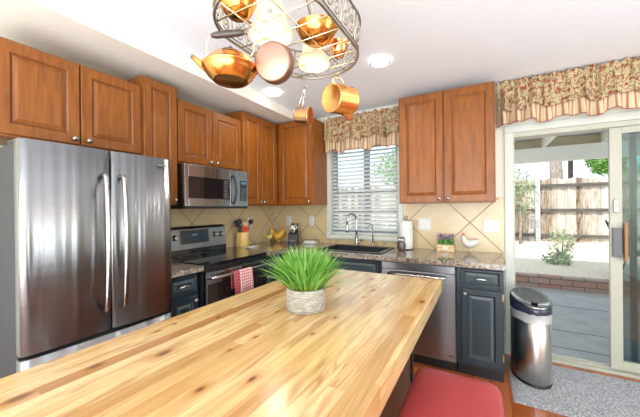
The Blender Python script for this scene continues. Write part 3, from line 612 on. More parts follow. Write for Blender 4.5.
# potted grass
PX, PY = 1.83, -2.10
t = thing('potted_grass', 'spiky green ornamental grass in a ribbed grey stone pot on the island', 'potted plant', (PX, PY, .914))
pr_ = .083; PH = .093
MB().lathe([(0, 0), (pr_*.93, 0), (pr_*.985, .005), (pr_, .02), (pr_*1.01, PH*.6), (pr_*1.0, PH-.003), (pr_*.985, PH), (pr_*.90, PH), (pr_*.88, PH-.02)], (PX, PY, .9142), n=48).build('pot', 'stone', t, True)
MB().lathe([(0, 0), (pr_*.9, 0)], (PX, PY, .914+PH-.015), n=30).build('soil', 'soil', t, True)
def blades(n, cx, cy, z0, rbase, h0, h1, spread, wid, droop=.05, seed=1):
    rn = random.Random(seed); mb = MB()
    for i in range(n):
        a_ = rn.uniform(0, 2*PI); rr = rbase*math.sqrt(rn.random()); bx_, by_ = cx+rr*math.cos(a_), cy+rr*math.sin(a_)
        out = (rr/rbase)**1.0*spread*rn.uniform(.5, 1.2)+rn.uniform(0, .02); da = a_+rn.uniform(-.5, .5); h = rn.uniform(h0, h1)*(1-.22*(rr/rbase)**2)
        dx, dy = math.cos(da), math.sin(da); px_, py_ = -dy, dx; tw = rn.uniform(-.8, .8); px_, py_ = px_*math.cos(tw)-py_*math.sin(tw), px_*math.sin(tw)+py_*math.cos(tw)
        w_ = wid*rn.uniform(.7, 1.2); ids = []; col_ = rn.random(); K = 6; dr = droop*rn.random()*(rr/rbase)
        for k in range(K+1):
            s_ = k/K; o_ = out*s_**1.6; z = z0+h*(s_-.0)-dr*s_**3; ww = w_*(1-s_)**.6*.5*(.7+.6*min(1, s_*3))
            c0 = (bx_+dx*o_, by_+dy*o_, z); ids.append((mb.V((c0[0]-px_*ww, c0[1]-py_*ww, c0[2])), mb.V((c0[0]+px_*ww, c0[1]+py_*ww, c0[2])), s_))
        for A, B in zip(ids, ids[1:]): mb.F((A[0], A[1], B[1], B[0]), True, [(col_, A[2]), (col_, A[2]), (col_, B[2]), (col_, B[2])])
    return mb
blades(620, PX, PY, .914+PH-.02, pr_*.80, .155, .215, .13, .0085, .06, 3).build('foliage', 'grass', t, True, fix=False)
w = blades(26, PX, PY, .914+PH-.02, pr_*.9, .09, .13, .20, .010, .08, 9); w.build('outer_foliage', 'grass', t, True, fix=False)

# ------------------------------------------------------------------ stool
SXa, SXb, SYa, SYb, SZ = 2.210, 2.548, -1.715, -2.14, .60
t = thing('bar_stool', 'red vinyl padded counter stool pulled up to the island', 'stool', ((SXa+SXb)/2, (SYa+SYb)/2, 0))
mb = MB(); cx_, cy_ = (SXa+SXb)/2, (SYa+SYb)/2; hw, hd = (SXb-SXa)/2, abs(SYb-SYa)/2
def sq(r_, z, n=64, p=9): 
    o = []
    for k in range(n):
        a_ = 2*PI*k/n; c_, s_ = math.cos(a_), math.sin(a_); m_ = (abs(c_)**p+abs(s_)**p)**(-1/p); o.append((cx_+hw*r_*c_*m_, cy_+hd*r_*s_*m_, z))
    return o
mb.rings([sq(.90, SZ-.085), sq(1.0, SZ-.075), sq(1.015, SZ-.045), sq(1.0, SZ-.02), sq(.96, SZ-.006), sq(.88, SZ), sq(.7, SZ+.004), sq(.35, SZ+.006), sq(.02, SZ+.006)], True, True)
seat = mb.build('seat', 'vinyl', t, True)
mb = MB(); mb.tube([Vector(p)+Vector((0, 0, 0)) for p in sq(1.008, SZ-.078)], .004, 6, closed=True); mb.build('piping', 'vinyl', seat, True)
for sx_ in (-1, 1):
    for sy_ in (-1, 1):
        MB().rings([[(cx_+sx_*(hw-.05)+dx*(.018)+sx_*.03*(1-f_), cy_+sy_*(hd-.05)+dy*.018+sy_*.03*(1-f_), z) for dx, dy in ((-1, -1), (1, -1), (1, 1), (-1, 1))] for z, f_ in ((0, 0), (SZ-.08, 1))], True, True, False).build('leg', 'islandbase', t, True)
w = MB(); q1, q2 = hw-.035, hd-.035
for A, B in (((-q1, -q2), (q1, -q2)), ((-q1, q2), (q1, q2)), ((-q1, -q2), (-q1, q2)), ((q1, -q2), (q1, q2))): w.cyl((cx_+A[0], cy_+A[1], .2), (cx_+B[0], cy_+B[1], .2), .011)
w.build('footrest', 'chrome', t, True)

# ------------------------------------------------------------------ rug and bin
mb = MB(); mb.grid(lambda u, v: (2.655+u*1.5, -.765+v*.705, .014 if 0 < u < 1 and 0 < v < 1 else .001), 60, 30)
tag(mb.build('door_mat', 'rug'), 'speckled grey shag mat on the floor in front of the sliding door', 'rug')
BC = Vector((2.795, -.35, .016)); BT = -1.366; BA, BB = .185, .125
t = thing('trash_can', 'oval stainless steel trash can with tilted lid by the sliding door', 'trash can', (2.795, -.35, .016))
def oval(s_, z, tilt=0, n=40): 
    o = []
    for k in range(n):
        a_ = 2*PI*k/n; u_, v_ = BA*s_*math.cos(a_), BB*s_*math.sin(a_)
        o.append((BC.x+u_*math.cos(BT)-v_*math.sin(BT), BC.y+u_*math.sin(BT)+v_*math.cos(BT), BC.z+z+tilt*(-u_)/BA))
    return o
MB().rings([oval(1.01, 0), oval(1.015, .004), oval(1.01, .018)], True, True).build('base_ring', 'black', t, True)
MB().rings([oval(1.0, .018), oval(1.0, .25), oval(1.0, .50)], True, True).build('body', 'steel_bin', t, True)
rn = random.Random(5)
mb = MB(); base_r = [oval(1.012, .465), oval(1.02, .50), oval(1.03, .53)]
rings = [[(p[0]+rn.uniform(-.002, .002), p[1]+rn.uniform(-.002, .002), p[2]+(rn.uniform(-.008, .008) if j == 0 else 0)) for p in r_] for j, r_ in enumerate(base_r)]
mb.rings(rings, False, False); mb.build('bin_liner', 'bag', t, True)
MB().rings([oval(1.02, .525), oval(1.03, .53), oval(1.03, .595, .03), oval(1.0, .602, .03)], True, True).build('lid_band', 'binlid', t, True)
ld = MB().rings([oval(1.02, .602, .03), oval(1.0, .612, .03), oval(.93, .617, .03), oval(.90, .612, .03), oval(.5, .610, .03), oval(.02, .609, .03)], True, True).build('lid', 'liddome', t, True)
q = Vector((BC.x, BC.y, BC.z+.61))+Vector((math.cos(BT), math.sin(BT), -.03/BA*1))*.09
MB().lathe([(.02, 0), (.021, .003), (.012, .004)], q, n=16, cap1=True).build('lid_button', 'black', ld, True)

# ------------------------------------------------------------------ blinds
t = thing('window_blinds', 'white horizontal slat blinds covering the window over the sink', 'blinds', (1.285, .03, WZ0))
mb = MB(); z = WZ1-.075; sl = .0445
while z > WZ0+.035:
    mb.rings([[(x_, .012+.048*v, z+dz+.026*(v-.5)+.003*math.sin(PI*v)) for v, dz in ((0, 0), (.5, 0), (1, 0), (1, .003), (.5, .003), (0, .003))] for x_ in (WX0+.015, WX1-.015)], True, True, False); z -= sl
mb.build('slats', 'slat', t, True)
bx('headrail', (WX0+.012, .006, WZ1-.055), (WX1-.012, .062, WZ1-.004), 'slat', t, True, .002)
bx('bottom_rail', (WX0+.014, .010, WZ0+.006), (WX1-.014, .062, WZ0+.026), 'slat', t, True, .003)
for xc_ in (WX0+.12, (WX0+WX1)/2, WX1-.12): 
    MB().tube([(xc_, .010, WZ1-.05), (xc_, .010, WZ0+.02)], .0012, 5).build('ladder_cord', 'slat', t, True)
MB().tube([(WX0+.085, .0, WZ1-.06), (WX0+.085, .0, 1.50)], .004, 6).build('tilt_wand', 'winframe', t, True)

# ------------------------------------------------------------------ valances
def valance(name_label, x0, x1, ztop, zbot, y, seed):
    rn = random.Random(seed); Lx = x1-x0; t = thing('window_valance', name_label, 'valance', ((x0+x1)/2, y, ztop))
    fr = [(rn.uniform(100, 165), rn.uniform(0, 6), rn.uniform(.4, 1)) for _ in range(4)]; lo = [(rn.uniform(52, 95), rn.uniform(0, 6), rn.uniform(.5, 1)) for _ in range(4)]
    tuck = [(x0+Lx*(k+rn.uniform(.3, .7))/max(1, int(Lx/.11)), rn.uniform(.3, 1)) for k in range(int(Lx/.11))]
    def fold(x, f_): return (1-f_)*sum(a_*math.sin(w_*x+p) for w_, p, a_ in fr)/2.4+f_*sum(a_*math.sin(w_*x+p) for w_, p, a_ in lo)/2.4
    H = ztop-zbot
    def upper(u, v):
        x = x0+u*Lx; d_ = H*.70*v; top = .006*math.sin(90*x+1)+.006*math.sin(57*x)
        z = ztop-d_+top*(1-v)*1.2 - (.018*math.sin(23*x+seed)+.010*math.sin(41*x))*v
        ga = 1-.9*math.exp(-((d_-.04)/.016)**2)
        yy_ = y-.022-.02*v-(.020+.018*v)*fold(x, min(1, v*1.3))*ga; return (x+.006*math.sin(70*x)*v, yy_, z)
    def under(u, v):
        x = x0+u*Lx; d_ = H*(.55+.45*v); z = ztop-d_-(.014*math.sin(21*x+seed+1)+.01*math.sin(37*x))*v
        return (x+.008*math.sin(60*x)*v, y-.012-.015*v-(.020+.018*v)*fold(x+.013, 1), z)
    n = int(Lx*260)
    MB().grid(upper, n, 18, lambda u, v: (u*Lx*1.5, v*H*.8)).build('floral_ruffle', 'floral', t, True, solid=.002)
    MB().grid(under, n, 8, lambda u, v: (u*Lx*1.5, v*.2)).build('striped_flounce', 'stripe', t, True, solid=.002)
    MB().tube([under(k/n, 1) for k in range(n+1)], .003, 5).build('hem_trim', 'hem', t, True)
    MB().tube([upper(k/n, 1) for k in range(n+1)], .0018, 5).build('ruffle_edge', 'hem', t, True)
    MB().cyl((x0+.01, y, ztop-.045), (x1-.01, y, ztop-.045), .008).build('rod', 'white', t, True)
    for q in (x0+.02, x1-.02): bx('rod_bracket', (q-.006, y, ztop-.055), (q+.006, -.0005, ztop-.035), 'white', t, True)
valance('floral ruffled valance over the sink window between the cabinets', .852, 1.772, 2.385, 1.99, -.07, 3)
valance('wide floral ruffled valance above the sliding glass door', 2.598, 4.50, 2.435, 2.06, -.085, 8)

# ------------------------------------------------------------------ ceiling recessed lights
def recessed(label, x, y, z=None):
    z = zc(y) if z is None else z
    t = thing('recessed_light', label, 'ceiling light', (x, y, z-.012), group='recessed ceiling downlights')
    MB().lathe([(.066, .0), (.075, .0), (.078, .003), (.078, .005)], (x, y, z-.0165), n=32).build('trim_ring', 'white', t, True)
    MB().lathe([(0, 0), (.067, 0)], (x, y, z-.015), n=28).build('lens', 'downlight', t, True)
    l = light('lamp', 'SPOT', (x, y, z-.04), 14, (1, .94, .84), (0, 0, 0), spot_size=R(150), spot_blend=.6, shadow_soft_size=.06); l.parent = t; l.location = (0, 0, -.03)
recessed('round recessed ceiling light nearest the window side, right of the pot rack', 1.79, -.92)
recessed('small round recessed ceiling light seen behind the hanging copper pan', .70, -.86)

# ------------------------------------------------------------------ wall plates
def plate(label, xf, u, v, gang, name='wall_outlet'):
    c = xf(u, v, 0); t = thing(name, label, 'outlet' if name == 'wall_outlet' else 'switch', c); W_ = .036 if gang == 1 else .060
    MB(xf).box((u-W_, v-.058, 0), (u+W_, v+.058, .006)).build('cover_plate', 'white', t, True, .002)
    for k in range(gang):
        uu = u+(k-(gang-1)/2)*.046
        q = MB(xf).box((uu-.016, v-.034, .006), (uu+.016, v+.034, .009)).build('socket' if name == 'wall_outlet' else 'rocker', 'ceramic', t, True, .001)
        w = MB(xf)
        for dv in ((-.018, .018) if name == 'wall_outlet' else (0,)):
            w.box((uu-.008, v+dv-.006, .009), (uu-.005, v+dv+.006, .0095)); w.box((uu+.005, v+dv-.006, .009), (uu+.008, v+dv+.006, .0095))
        w.build('slots', 'grey', q, True)
plate('white two-gang switch plate right of the paper towel roll', XB(-.012), 1.955, 1.165, 2, 'light_switch')
plate('white two-gang outlet plate near the sliding door, right of the ceramic hen', XB(-.012), 2.541, 1.155, 2)
plate('white single outlet on tile below the corner cabinet, above the butter dish', XB(-.012), .615, 1.178, 1)
plate('white outlet behind the knife block', XB(-.012), .27, 1.178, 1)
plate('white outlet on the left wall behind the utensil crock', XL(.012), -.47, 1.17, 1)

CT = .9145
# ------------------------------------------------------------------ crock and utensils
KX, KY = .115, -.70
t = thing('utensil_crock', 'golden bamboo crock holding cooking utensils beside the range', 'crock', (KX, KY, CT))
MB().lathe([(0, 0), (.066, 0), (.070, .004), (.070, .158), (.067, .163), (.061, .163), (.060, .012), (0, .012)], (KX, KY, CT), n=32).build('crock', 'bamboo', t, True)
def utensil(name, label, dx, dy, tx, ty, h, mat, headmat, kind):
    b = Vector((KX+dx, KY+dy, CT+.014)); e = Vector((KX+tx, KY+ty, CT+h)); d = (e-b).normalized()
    t = thing(name, label, 'utensil', b); s_ = d.cross(Vector((1, -1, 0))).normalized(); f_ = d.cross(s_).normalized()
    MB().tube([b, b+(e-b)*.5, e-d*.05], [.005, .005, .0055], 8).build('handle', mat, t, True)
    c = e-d*.03; mb = MB()
    if kind == 'spoon': mb.rings([[tuple(c+d*(-.035+.075*j/8)+(s_*math.cos(2*PI*k/14)*.024+f_*math.sin(2*PI*k/14)*.007)*max(.12, math.sin(PI*min(.97, .08+j/8)))) for k in range(14)] for j in range(9)])
    elif kind == 'ladle': mb.lathe([(0, 0), (.018, .004), (.028, .016), (.03, .032), (.028, .032), (.016, .008), (0, .004)], c, f_+d*.3, 16)
    else: mb.rings([[tuple(c+d*q+s_*a_*w_+f_*b_*.003) for a_, b_ in ((-1, -1), (1, -1), (1, 1), (-1, 1))] for q, w_ in ((-.03, .012), (-.01, .026), (.045, .028))], True, True, False)
    mb.build('head', headmat, t, True)
utensil('spatula', 'black slotted turner standing leftmost in the bamboo crock', .0, -.005, -.0, -.085, .28, 'black', 'black', 'flat')
utensil('ladle', 'black ladle with round bowl standing in the bamboo crock', -.02, -.01, .01, -.055, .30, 'black', 'black', 'ladle')
utensil('spoon', 'black cooking spoon in the middle of the bamboo crock', .0, .0, -.01, -.02, .29, 'black', 'grey', 'spoon')
utensil('spatula', 'red silicone spatula leaning forward in the bamboo crock', .02, -.005, .066, -.02, .215, 'redplastic', 'redplastic', 'flat')
utensil('wooden_spoon', 'light wooden spoon in the bamboo crock', .02, .02, .03, .03, .25, 'lightwood', 'lightwood', 'spoon')
utensil('wooden_turner', 'flat wooden turner leaning right in the bamboo crock', .0, .03, -.01, .06, .26, 'lightwood', 'lightwood', 'flat')
utensil('ladle', 'dark steel ladle hooked over the right rim of the bamboo crock', .0, -.015, .04, .115, .30, 'knife', 'black', 'ladle')
t = thing('spoon_rest', 'small flat white ceramic spoon rest on granite beside the bamboo crock', 'spoon rest', (.27, -.70, CT))
MB().lathe([(0, .002), (.045, .002), (.055, .010), (.058, .010), (.048, 0), (0, 0)], (.27, -.70, CT), n=28, sx=1, sy=1.4).build('dish', 'ceramic', t, True)
MB().box((.245, -.80, CT+.006), (.285, -.755, CT+.010)).build('handle_rest', 'ceramic', t, True, bevel=.002)

# ------------------------------------------------------------------ poultry figures
def hen(name, label, loc, s, rz, mat, rooster=True, legs=.03, tail=.075, comb='redglaze', base=True):
    t = thing(name, label, 'figurine', loc, rz); z0 = legs
    pts = [(.068, 0, z0+tail+.035), (.058, 0, z0+tail+.01), (.045, 0, z0+.065), (.025, 0, z0+.046), (0, 0, z0+.040), (-.025, 0, z0+.048), (-.040, 0, z0+.068), (-.046, 0, z0+.088), (-.050, 0, z0+.104), (-.053, 0, z0+.113)]
    rr = [.008, .017, .024, .034, .040, .037, .026, .018, .0165, .004]
    mb = MB(lambda x, y, z: Vector((x*s, y*s, z*s))); mb.tube(pts, rr, 16); mb.ball((.005, .026, z0+.045), (.03, .014, .022)); mb.ball((.005, -.026, z0+.045), (.03, .014, .022)); mb.build('body', mat, t, sub=1)
    mb = MB(lambda x, y, z: Vector((x*s, y*s, z*s)))
    prof = [(-.060, z0+.118), (-.062, z0+.130), (-.055, z0+.126), (-.052, z0+.138), (-.046, z0+.128), (-.040, z0+.134), (-.036, z0+.118), (-.034, z0+.104), (-.048, z0+.112)]
    mb.rings([[(x, y, z) for x, z in prof] for y in (-.004, .004)], True, True, False)
    mb.ball((-.058, 0, z0+.085), (.006, .006, .012), 10, 6); mb.build('comb', comb, t)
    MB(lambda x, y, z: Vector((x*s, y*s, z*s))).lathe([(.006, 0), (.0005, .014)], (-.063, 0, z0+.102), (-1, 0, -.3), 10, True, True).build('beak', 'yellowhen', t)
    for yy_ in (-.012, .012):
        w = MB(lambda x, y, z: Vector((x*s, y*s, z*s))); w.cyl((0, yy_, .0045), (0, yy_, z0+.012), .003); w.tube([(.012, yy_, .004), (0, yy_, .006), (-.02, yy_, .004)], .003, 6); w.build('leg', 'bamboo' if legs > .02 else mat, t)
    w = MB(lambda x, y, z: Vector((x*s, y*s, z*s))); w.ball((-.057, .0145, z0+.106), .0028, 8, 5); w.ball((-.057, -.0145, z0+.106), .0028, 8, 5); w.build('eyes', 'black', t)
    return t
hen('hen_figurine', 'white ceramic hen with red comb standing on granite beside the lavender planter', (2.365, -.075, CT), 1.12, R(8), 'ceramic', legs=.026, tail=.05)
hen('rooster_figurine', 'large glossy yellow rooster figurine in the counter corner', (.17, -.12, CT), 1.35, R(205), 'yellowhen', legs=.010, tail=.085)
hen('bird_figurine', 'small mottled yellow bird figurine in front of the yellow rooster', (.16, -.30, CT), .88, R(200), 'yellowchick', legs=.035, tail=.03, comb='yellowchick')

# ------------------------------------------------------------------ knife block
t = thing('knife_block', 'black knife block with scissors and knives in the counter corner', 'knife block', (.47, -.21, CT), R(20)); t.scale = (1.12, 1.12, 1.12)
MB().rings([[(x, y, z) for x, y in ((-.05, -.05), (.05, -.05), (.05, .05), (-.05, .05))] if z == 0 else [(x, y+.02*1, z+(.035 if y > 0 else 0)) for x, y in ((-.05, -.05), (.05, -.05), (.05, .03), (-.05, .03))] for z in (0, .105)], True, True, False).build('block', 'black', t, bevel=.004)
MB().box((-.03, -.0495, .03), (.03, -.047, .045)).build('badge', 'grey', t)
for kx in (-.034, -.017, 0, .034): 
    w = MB(); w.tube([(kx, .02, .12), (kx, .045, .19), (kx, .052, .215)], [.007, .009, .006], 8); w.build('knife_handle', 'knife' if kx < .02 else 'black', t)
sc_ = MB()
for q in (-1, 1): sc_.tube([(.008+q*.016+.015*math.cos(2*PI*k/14), .0+.004*math.sin(2*PI*k/14), .175+.020*math.sin(2*PI*k/14)) for k in range(14)], .0035, 6, closed=True)
sc_.cyl((.0, .0, .10), (.012, 0, .158), .004); sc_.cyl((.016, .0, .10), (.004, 0, .158), .004); sc_.build('scissors', 'knife', t)
# butter dish
t = thing('butter_dish', 'low white butter dish with wire rim beside the sink', 'butter dish', (.68, -.16, CT), R(4))
MB().rings([[(x*q, y*q, z) for x, y in ((-.085, -.05), (.085, -.05), (.085, .05), (-.085, .05))] for z, q in ((0, .85), (.006, 1), (.010, 1))], True, True, False).build('tray', 'ceramic', t, bevel=.003)
MB().rings([[(x*q, y*q, z) for x, y in ((-.07, -.036), (.07, -.036), (.07, .036), (-.07, .036))] for z, q in ((.010, 1), (.034, .95), (.040, .85))], True, True, False).build('lid', 'ceramic', t, bevel=.004)
w = MB(); w.tube([(-.088, -.052, .045), (.088, -.052, .045), (.088, .052, .045), (-.088, .052, .045)], .002, 6, closed=True)
for x in (-.088, .088):
    for y in (-.052, .052): w.cyl((x, y, .0), (x, y, .045), .002)
w.build('wire_rim', 'iron', t); MB().ball((0, 0, .046), .008, 10, 6).build('knob', 'chrome', t)

# ------------------------------------------------------------------ paper towels
TX, TY = 1.795, -.135
t = thing('paper_towel_holder', 'black iron upright paper towel holder with looped top', 'paper towel holder', (TX, TY, CT))
MB().lathe([(0, 0), (.072, 0), (.074, .006), (.0, .008)], (TX, TY, CT), n=30).build('base', 'iron', t, True)
MB().tube([(TX, TY, CT+.006), (TX, TY, CT+.30)]+[(TX+.014*math.sin(2*PI*k/10), TY, CT+.318-.018*math.cos(2*PI*k/10)) for k in range(1, 10)], .004, 8).build('pole', 'iron', t, True)
t = thing('paper_towel_roll', 'white paper towel roll standing upright on its black holder', 'paper towel roll', (TX, TY, CT+.009))
MB().lathe([(.021, 0), (.065, 0), (.066, .004), (.066, .271), (.064, .275), (.021, .275), (.021, 0)], (TX, TY, CT+.009), n=40).build('paper', 'paper', t, True)
t = thing('owl_figurine', 'small dark bronze owl figurine in front of the paper towel roll', 'figurine', (TX-.02, TY-.115, CT), R(10))
MB().lathe([(0, 0), (.030, 0), (.037, .02), (.040, .045), (.034, .075), (.028, .088), (.034, .105), (.030, .122), (.016, .130), (0, .131)], (0, 0, 0), n=24, sy=.8).build('body', 'owl', t)
w = MB()
for q in (-1, 1): w.lathe([(.013, 0), (.012, .004), (.006, .004)], (q*.014, -.028, .107), (0, -1, 0), 16, True, True)
w.build('eye_discs', 'chrome', t)
for q in (-1, 1): MB().lathe([(.008, 0), (.0005, .018)], (q*.022, 0, .122), (q*.3, 0, 1), 8, True, True).build('ear_tuft', 'owl', t)
MB().lathe([(.005, 0), (.0005, .012)], (0, -.029, .098), (0, -1, -1), 8, True, True).build('beak', 'iron', t)
for q in (-1, 1): MB().ball((q*.036, -.002, .048), (.007, .020, .032), 12, 8).build('wing', 'owl', t)

# ------------------------------------------------------------------ lavender planter
LX, LY = 2.16, -.085
t = thing('wooden_planter', 'small pale wooden crate planter on the granite worktop', 'planter', (LX, LY, CT))
w = MB(); w.box((LX-.075, LY-.04, CT), (LX+.075, LY+.04, CT+.006))
for z in (.006, .034):
    w.box((LX-.075, LY-.04, CT+z), (LX+.075, LY-.034, CT+z+.025)); w.box((LX-.075, LY+.034, CT+z), (LX+.075, LY+.04, CT+z+.025)); w.box((LX-.075, LY-.034, CT+z), (LX-.069, LY+.034, CT+z+.025)); w.box((LX+.069, LY-.034, CT+z), (LX+.075, LY+.034, CT+z+.025))
w.build('crate', 'lightwood', t, True, .001)
MB().box((LX-.025, LY-.0415, CT+.02), (LX+.025, LY-.04, CT+.045)).build('label_tag', 'ceramic', t, True)
for k, nm in enumerate(('leftmost lavender plant in the wooden crate', 'middle lavender plant in the wooden crate', 'rightmost lavender plant in the wooden crate')):
    px_ = LX-.048+.048*k; p = thing('lavender_plant', nm, 'plant', (px_, LY, CT+.0065), group='lavender plants in the crate')
    MB().lathe([(0, 0), (.018, 0), (.022, .054), (.020, .054), (.017, .05), (0, .05)], (px_, LY, CT+.0065), n=16).build('pot', 'white', p, True)
    blades(60, px_, LY, CT+.055, .014, .05, .095, .010, .006, .01, 20+k).build('leaves', 'leaf_pot', p, True, fix=False)
    rn = random.Random(30+k); w = MB()
    for j in range(9):
        x_, y_ = px_+rn.uniform(-.022, .022), LY+rn.uniform(-.02, .02); zt = CT+rn.uniform(.135, .17); w.tube([(x_, y_, zt-.035), (x_, y_, zt-.02), (x_, y_, zt)], [.004, .006, .002], 6)
    w.build('blooms', 'lavender', p, True)

# ------------------------------------------------------------------ pot rack with lamps
RC = Vector((1.83, -2.17, 2.0)); RHX, RHY = .205, .335
def stad(s, z=0, k=1.):     # racetrack outline, s in 0..1
    rx, L = RHX*k, RHY*k-RHX*k; per = 2*PI*rx+4*L; d = (s % 1)*per
    if d < 2*L: return Vector((RC.x+rx, RC.y-L+d, RC.z+z))
    d -= 2*L
    if d < PI*rx: a_ = d/rx; return Vector((RC.x+rx*math.cos(a_), RC.y+L+rx*math.sin(a_), RC.z+z))
    d -= PI*rx
    if d < 2*L: return Vector((RC.x-rx, RC.y+L-d, RC.z+z))
    d -= 2*L; a_ = PI+d/rx; return Vector((RC.x+rx*math.cos(a_), RC.y-L+rx*math.sin(a_), RC.z+z))
t = thing('pot_rack', 'oval wrought metal hanging pot rack with scrollwork above the island', 'pot rack', RC)
MB().tube([stad(k/80) for k in range(80)], .0055, 8, closed=True).build('lower_rim', 'rackmetal', t, True)
MB().tube([stad(k/80, .14, 1.04) for k in range(80)], .005, 8, closed=True).build('upper_rim', 'rackmetal', t, True)
MB().tube([stad(k/80, .016, 1.005) for k in range(80)], .003, 6, closed=True).build('rim_band', 'rackmetal', t, True)
w = MB(); nsc = 14
for k in range(nsc):
    s0, s1 = k/nsc, (k+1)/nsc
    def Q(u, v): p = stad(s0+(s1-s0)*u, .016+.12*v, 1.005+.035*v); return p
    w.tube([Q(0, 0), Q(0, .5), Q(0, 1)], .0035, 6)
    for sg in (-1, 1):
        pts = []
        for j in range(26):
            a_ = j/25; th_ = a_*3.3*PI; rr = .24*(1-a_*.85); pts.append(Q(.5+sg*(.23+rr*math.cos(th_+PI*.5)*.9), .36+rr*1.3*math.sin(th_+PI*.5)))
        w.tube(pts, .0025, 6)
    pts = [Q(.5+.32*math.sin(2*PI*j/20), .72+.22*math.sin(4*PI*j/20)) for j in range(20)]; w.tube(pts, .0022, 6, closed=True)
w.build('scrollwork', 'rackmetal', t, True)
w = MB()
def inside(x, y): L = RHY-RHX; dy = max(0, abs(y-RC.y)-L); return RHX**2-dy*dy-(x-RC.x)**2
for k in range(-3, 4):
    y = RC.y+k*.085; h = math.sqrt(max(0, inside(RC.x, y))); w.tube([(RC.x-h, y, RC.z), (RC.x+h, y, RC.z)], .0028, 6)
for k in (-1, 1):
    x = RC.x+k*.075; h = RHY-RHX+math.sqrt(RHX**2-(x-RC.x)**2); w.tube([(x, RC.y-h, RC.z+.003), (x, RC.y+h, RC.z+.003)], .0028, 6)
w.build('grid', 'brass', t, True)
w = MB(); top = Vector((RC.x, RC.y, 2.42))
for s_ in (.06, .36, .56, .86): w.tube([stad(s_, .14, 1.04), stad(s_, .14, 1.04).lerp(top, .5)+Vector((0, 0, -.02)), top], .004, 6)
w.cyl(top, (RC.x, RC.y, zc(RC.y)-.02), .008); w.build('hanging_rods', 'rackmetal', t, True)
MB().lathe([(.06, 0), (.055, -.02), (.02, -.035)], (RC.x, RC.y, zc(RC.y)-.0102), n=28, cap1=True).build('ceiling_canopy', 'rackmetal', t, True)
for y, x, q_ in ((-2.262, 1.787, 1.13), (-1.985, 1.812, 1.0)):
    zb = 1.992
    w = MB(); w.tube([(RC.x, RC.y, 2.36), (RC.x, (y+RC.y)/2, 2.30), (x, y, 2.24), (x, y, 2.17)], .006, 8); w.lathe([(.022, 0), (.024, -.04), (.03, -.05)], (x, y, 2.19), n=18, cap0=True); arm = w.build('lamp_arm', 'rackmetal', t, True)
    sh = MB(); sh.lathe([(r__*q_, h__) for r__, h__ in ((.068, 0), (.071, .006), (.070, .022), (.062, .036), (.054, .042), (.052, .060), (.048, .095), (.040, .125), (.026, .142))], (x, y, zb), n=40)
    sh.build('lamp_shade', 'shade', t, True, solid=.0025)
    MB().ball((x, y, zb+.07), (.022, .022, .03), 16, 10).build('bulb', 'bulb', arm, True)
    l = light('lamp', 'POINT', (0, 0, 0), 1.2, (1, .80, .55), shadow_soft_size=.04); l.parent = t; l.location = Vector((x, y, zb+.025))-RC
def hook(label, top, bot, m='rackmetal'):
    top, bot = Vector(top), Vector(bot); h = top.z-bot.z; s_ = Vector((.87, .49, 0))
    pts = []
    for k in range(9): a_ = PI*(1-k/8)*1.0; pts.append(top+s_*(.008*math.cos(a_)+.0)+Vector((0, 0, .008*math.sin(a_))))
    mid = [top.lerp(bot, q) for q in (.3, .55, .8)]
    pts = pts+[mid[0]+s_*.004, mid[1], mid[2]-s_*.006]
    for k in range(9): a_ = PI+PI*k/8; pts.append(bot+s_*(.009*math.cos(a_)+.002)+Vector((0, 0, .009*math.sin(a_)+.004)))
    o = MB().tube(pts, .0022, 7).build('rack_hook', m); tag(o, label, 'hook', 'metal hooks hanging from the pot rack'); return o

# ------------------------------------------------------------------ hanging copper ware
RR = Vector((.8725, .4886, 0)); FF = Vector((-.4886, .8725, 0))
K = Vector((1.722, -2.408, 0)); zk = 1.781; ks = .77
t = thing('copper_kettle', 'copper tea kettle with dark turned handle hanging at the left end of the pot rack', 'kettle', (K.x, K.y, zk))
MB().lathe([(0, .002), (.066, .002), (.074, 0), (.078, .003), (.100, .024), (.114, .044), (.1195, .057), (.1235, .060), (.1235, .063), (.118, .066), (.110, .080), (.096, .098), (.078, .112), (.064, .119), (.060, .122), (.050, .131), (.030, .139), (.010, .142), (0, .142)], (0, 0, 0), n=56).build('body', 'copper_warm', t)
MB().ball((0, 0, .152), (.012, .012, .010), 14, 8).build('lid_knob', 'turned', t)
t.scale = (ks, ks, ks); a0 = Vector((0, 0, .055)); sd = (-RR)
MB().tube([a0+sd*.085-Z*.005, a0+sd*.120+Z*.018, a0+sd*.150+Z*.042, a0+sd*.175+Z*.064], [.024, .018, .013, .010], 14).build('spout', 'copper_warm', t)
for q in (-1, 1):
    w = MB(); w.tube([a0+RR*q*.085+Z*.048, a0+RR*q*.108+Z*.085, a0+RR*q*.108+Z*.12, a0+RR*q*.092+Z*.15, a0+RR*q*.07+Z*.163], .0045, 8)
    w.build('handle_strap', 'brass', t)
g0 = a0-RR*.088+Z*.156; g1 = a0+RR*.066+Z*.170
MB().tube([g0.lerp(g1, k/12) for k in range(13)], [.008, .012, .0145, .015, .014, .0165, .015, .0165, .014, .015, .0145, .012, .008], 14).build('grip', 'turned', t)
hook('dark hook holding the copper kettle', (1.700, -2.412, 1.998), (K.x, K.y, zk+(.055+.166)*ks), 'rackmetal')
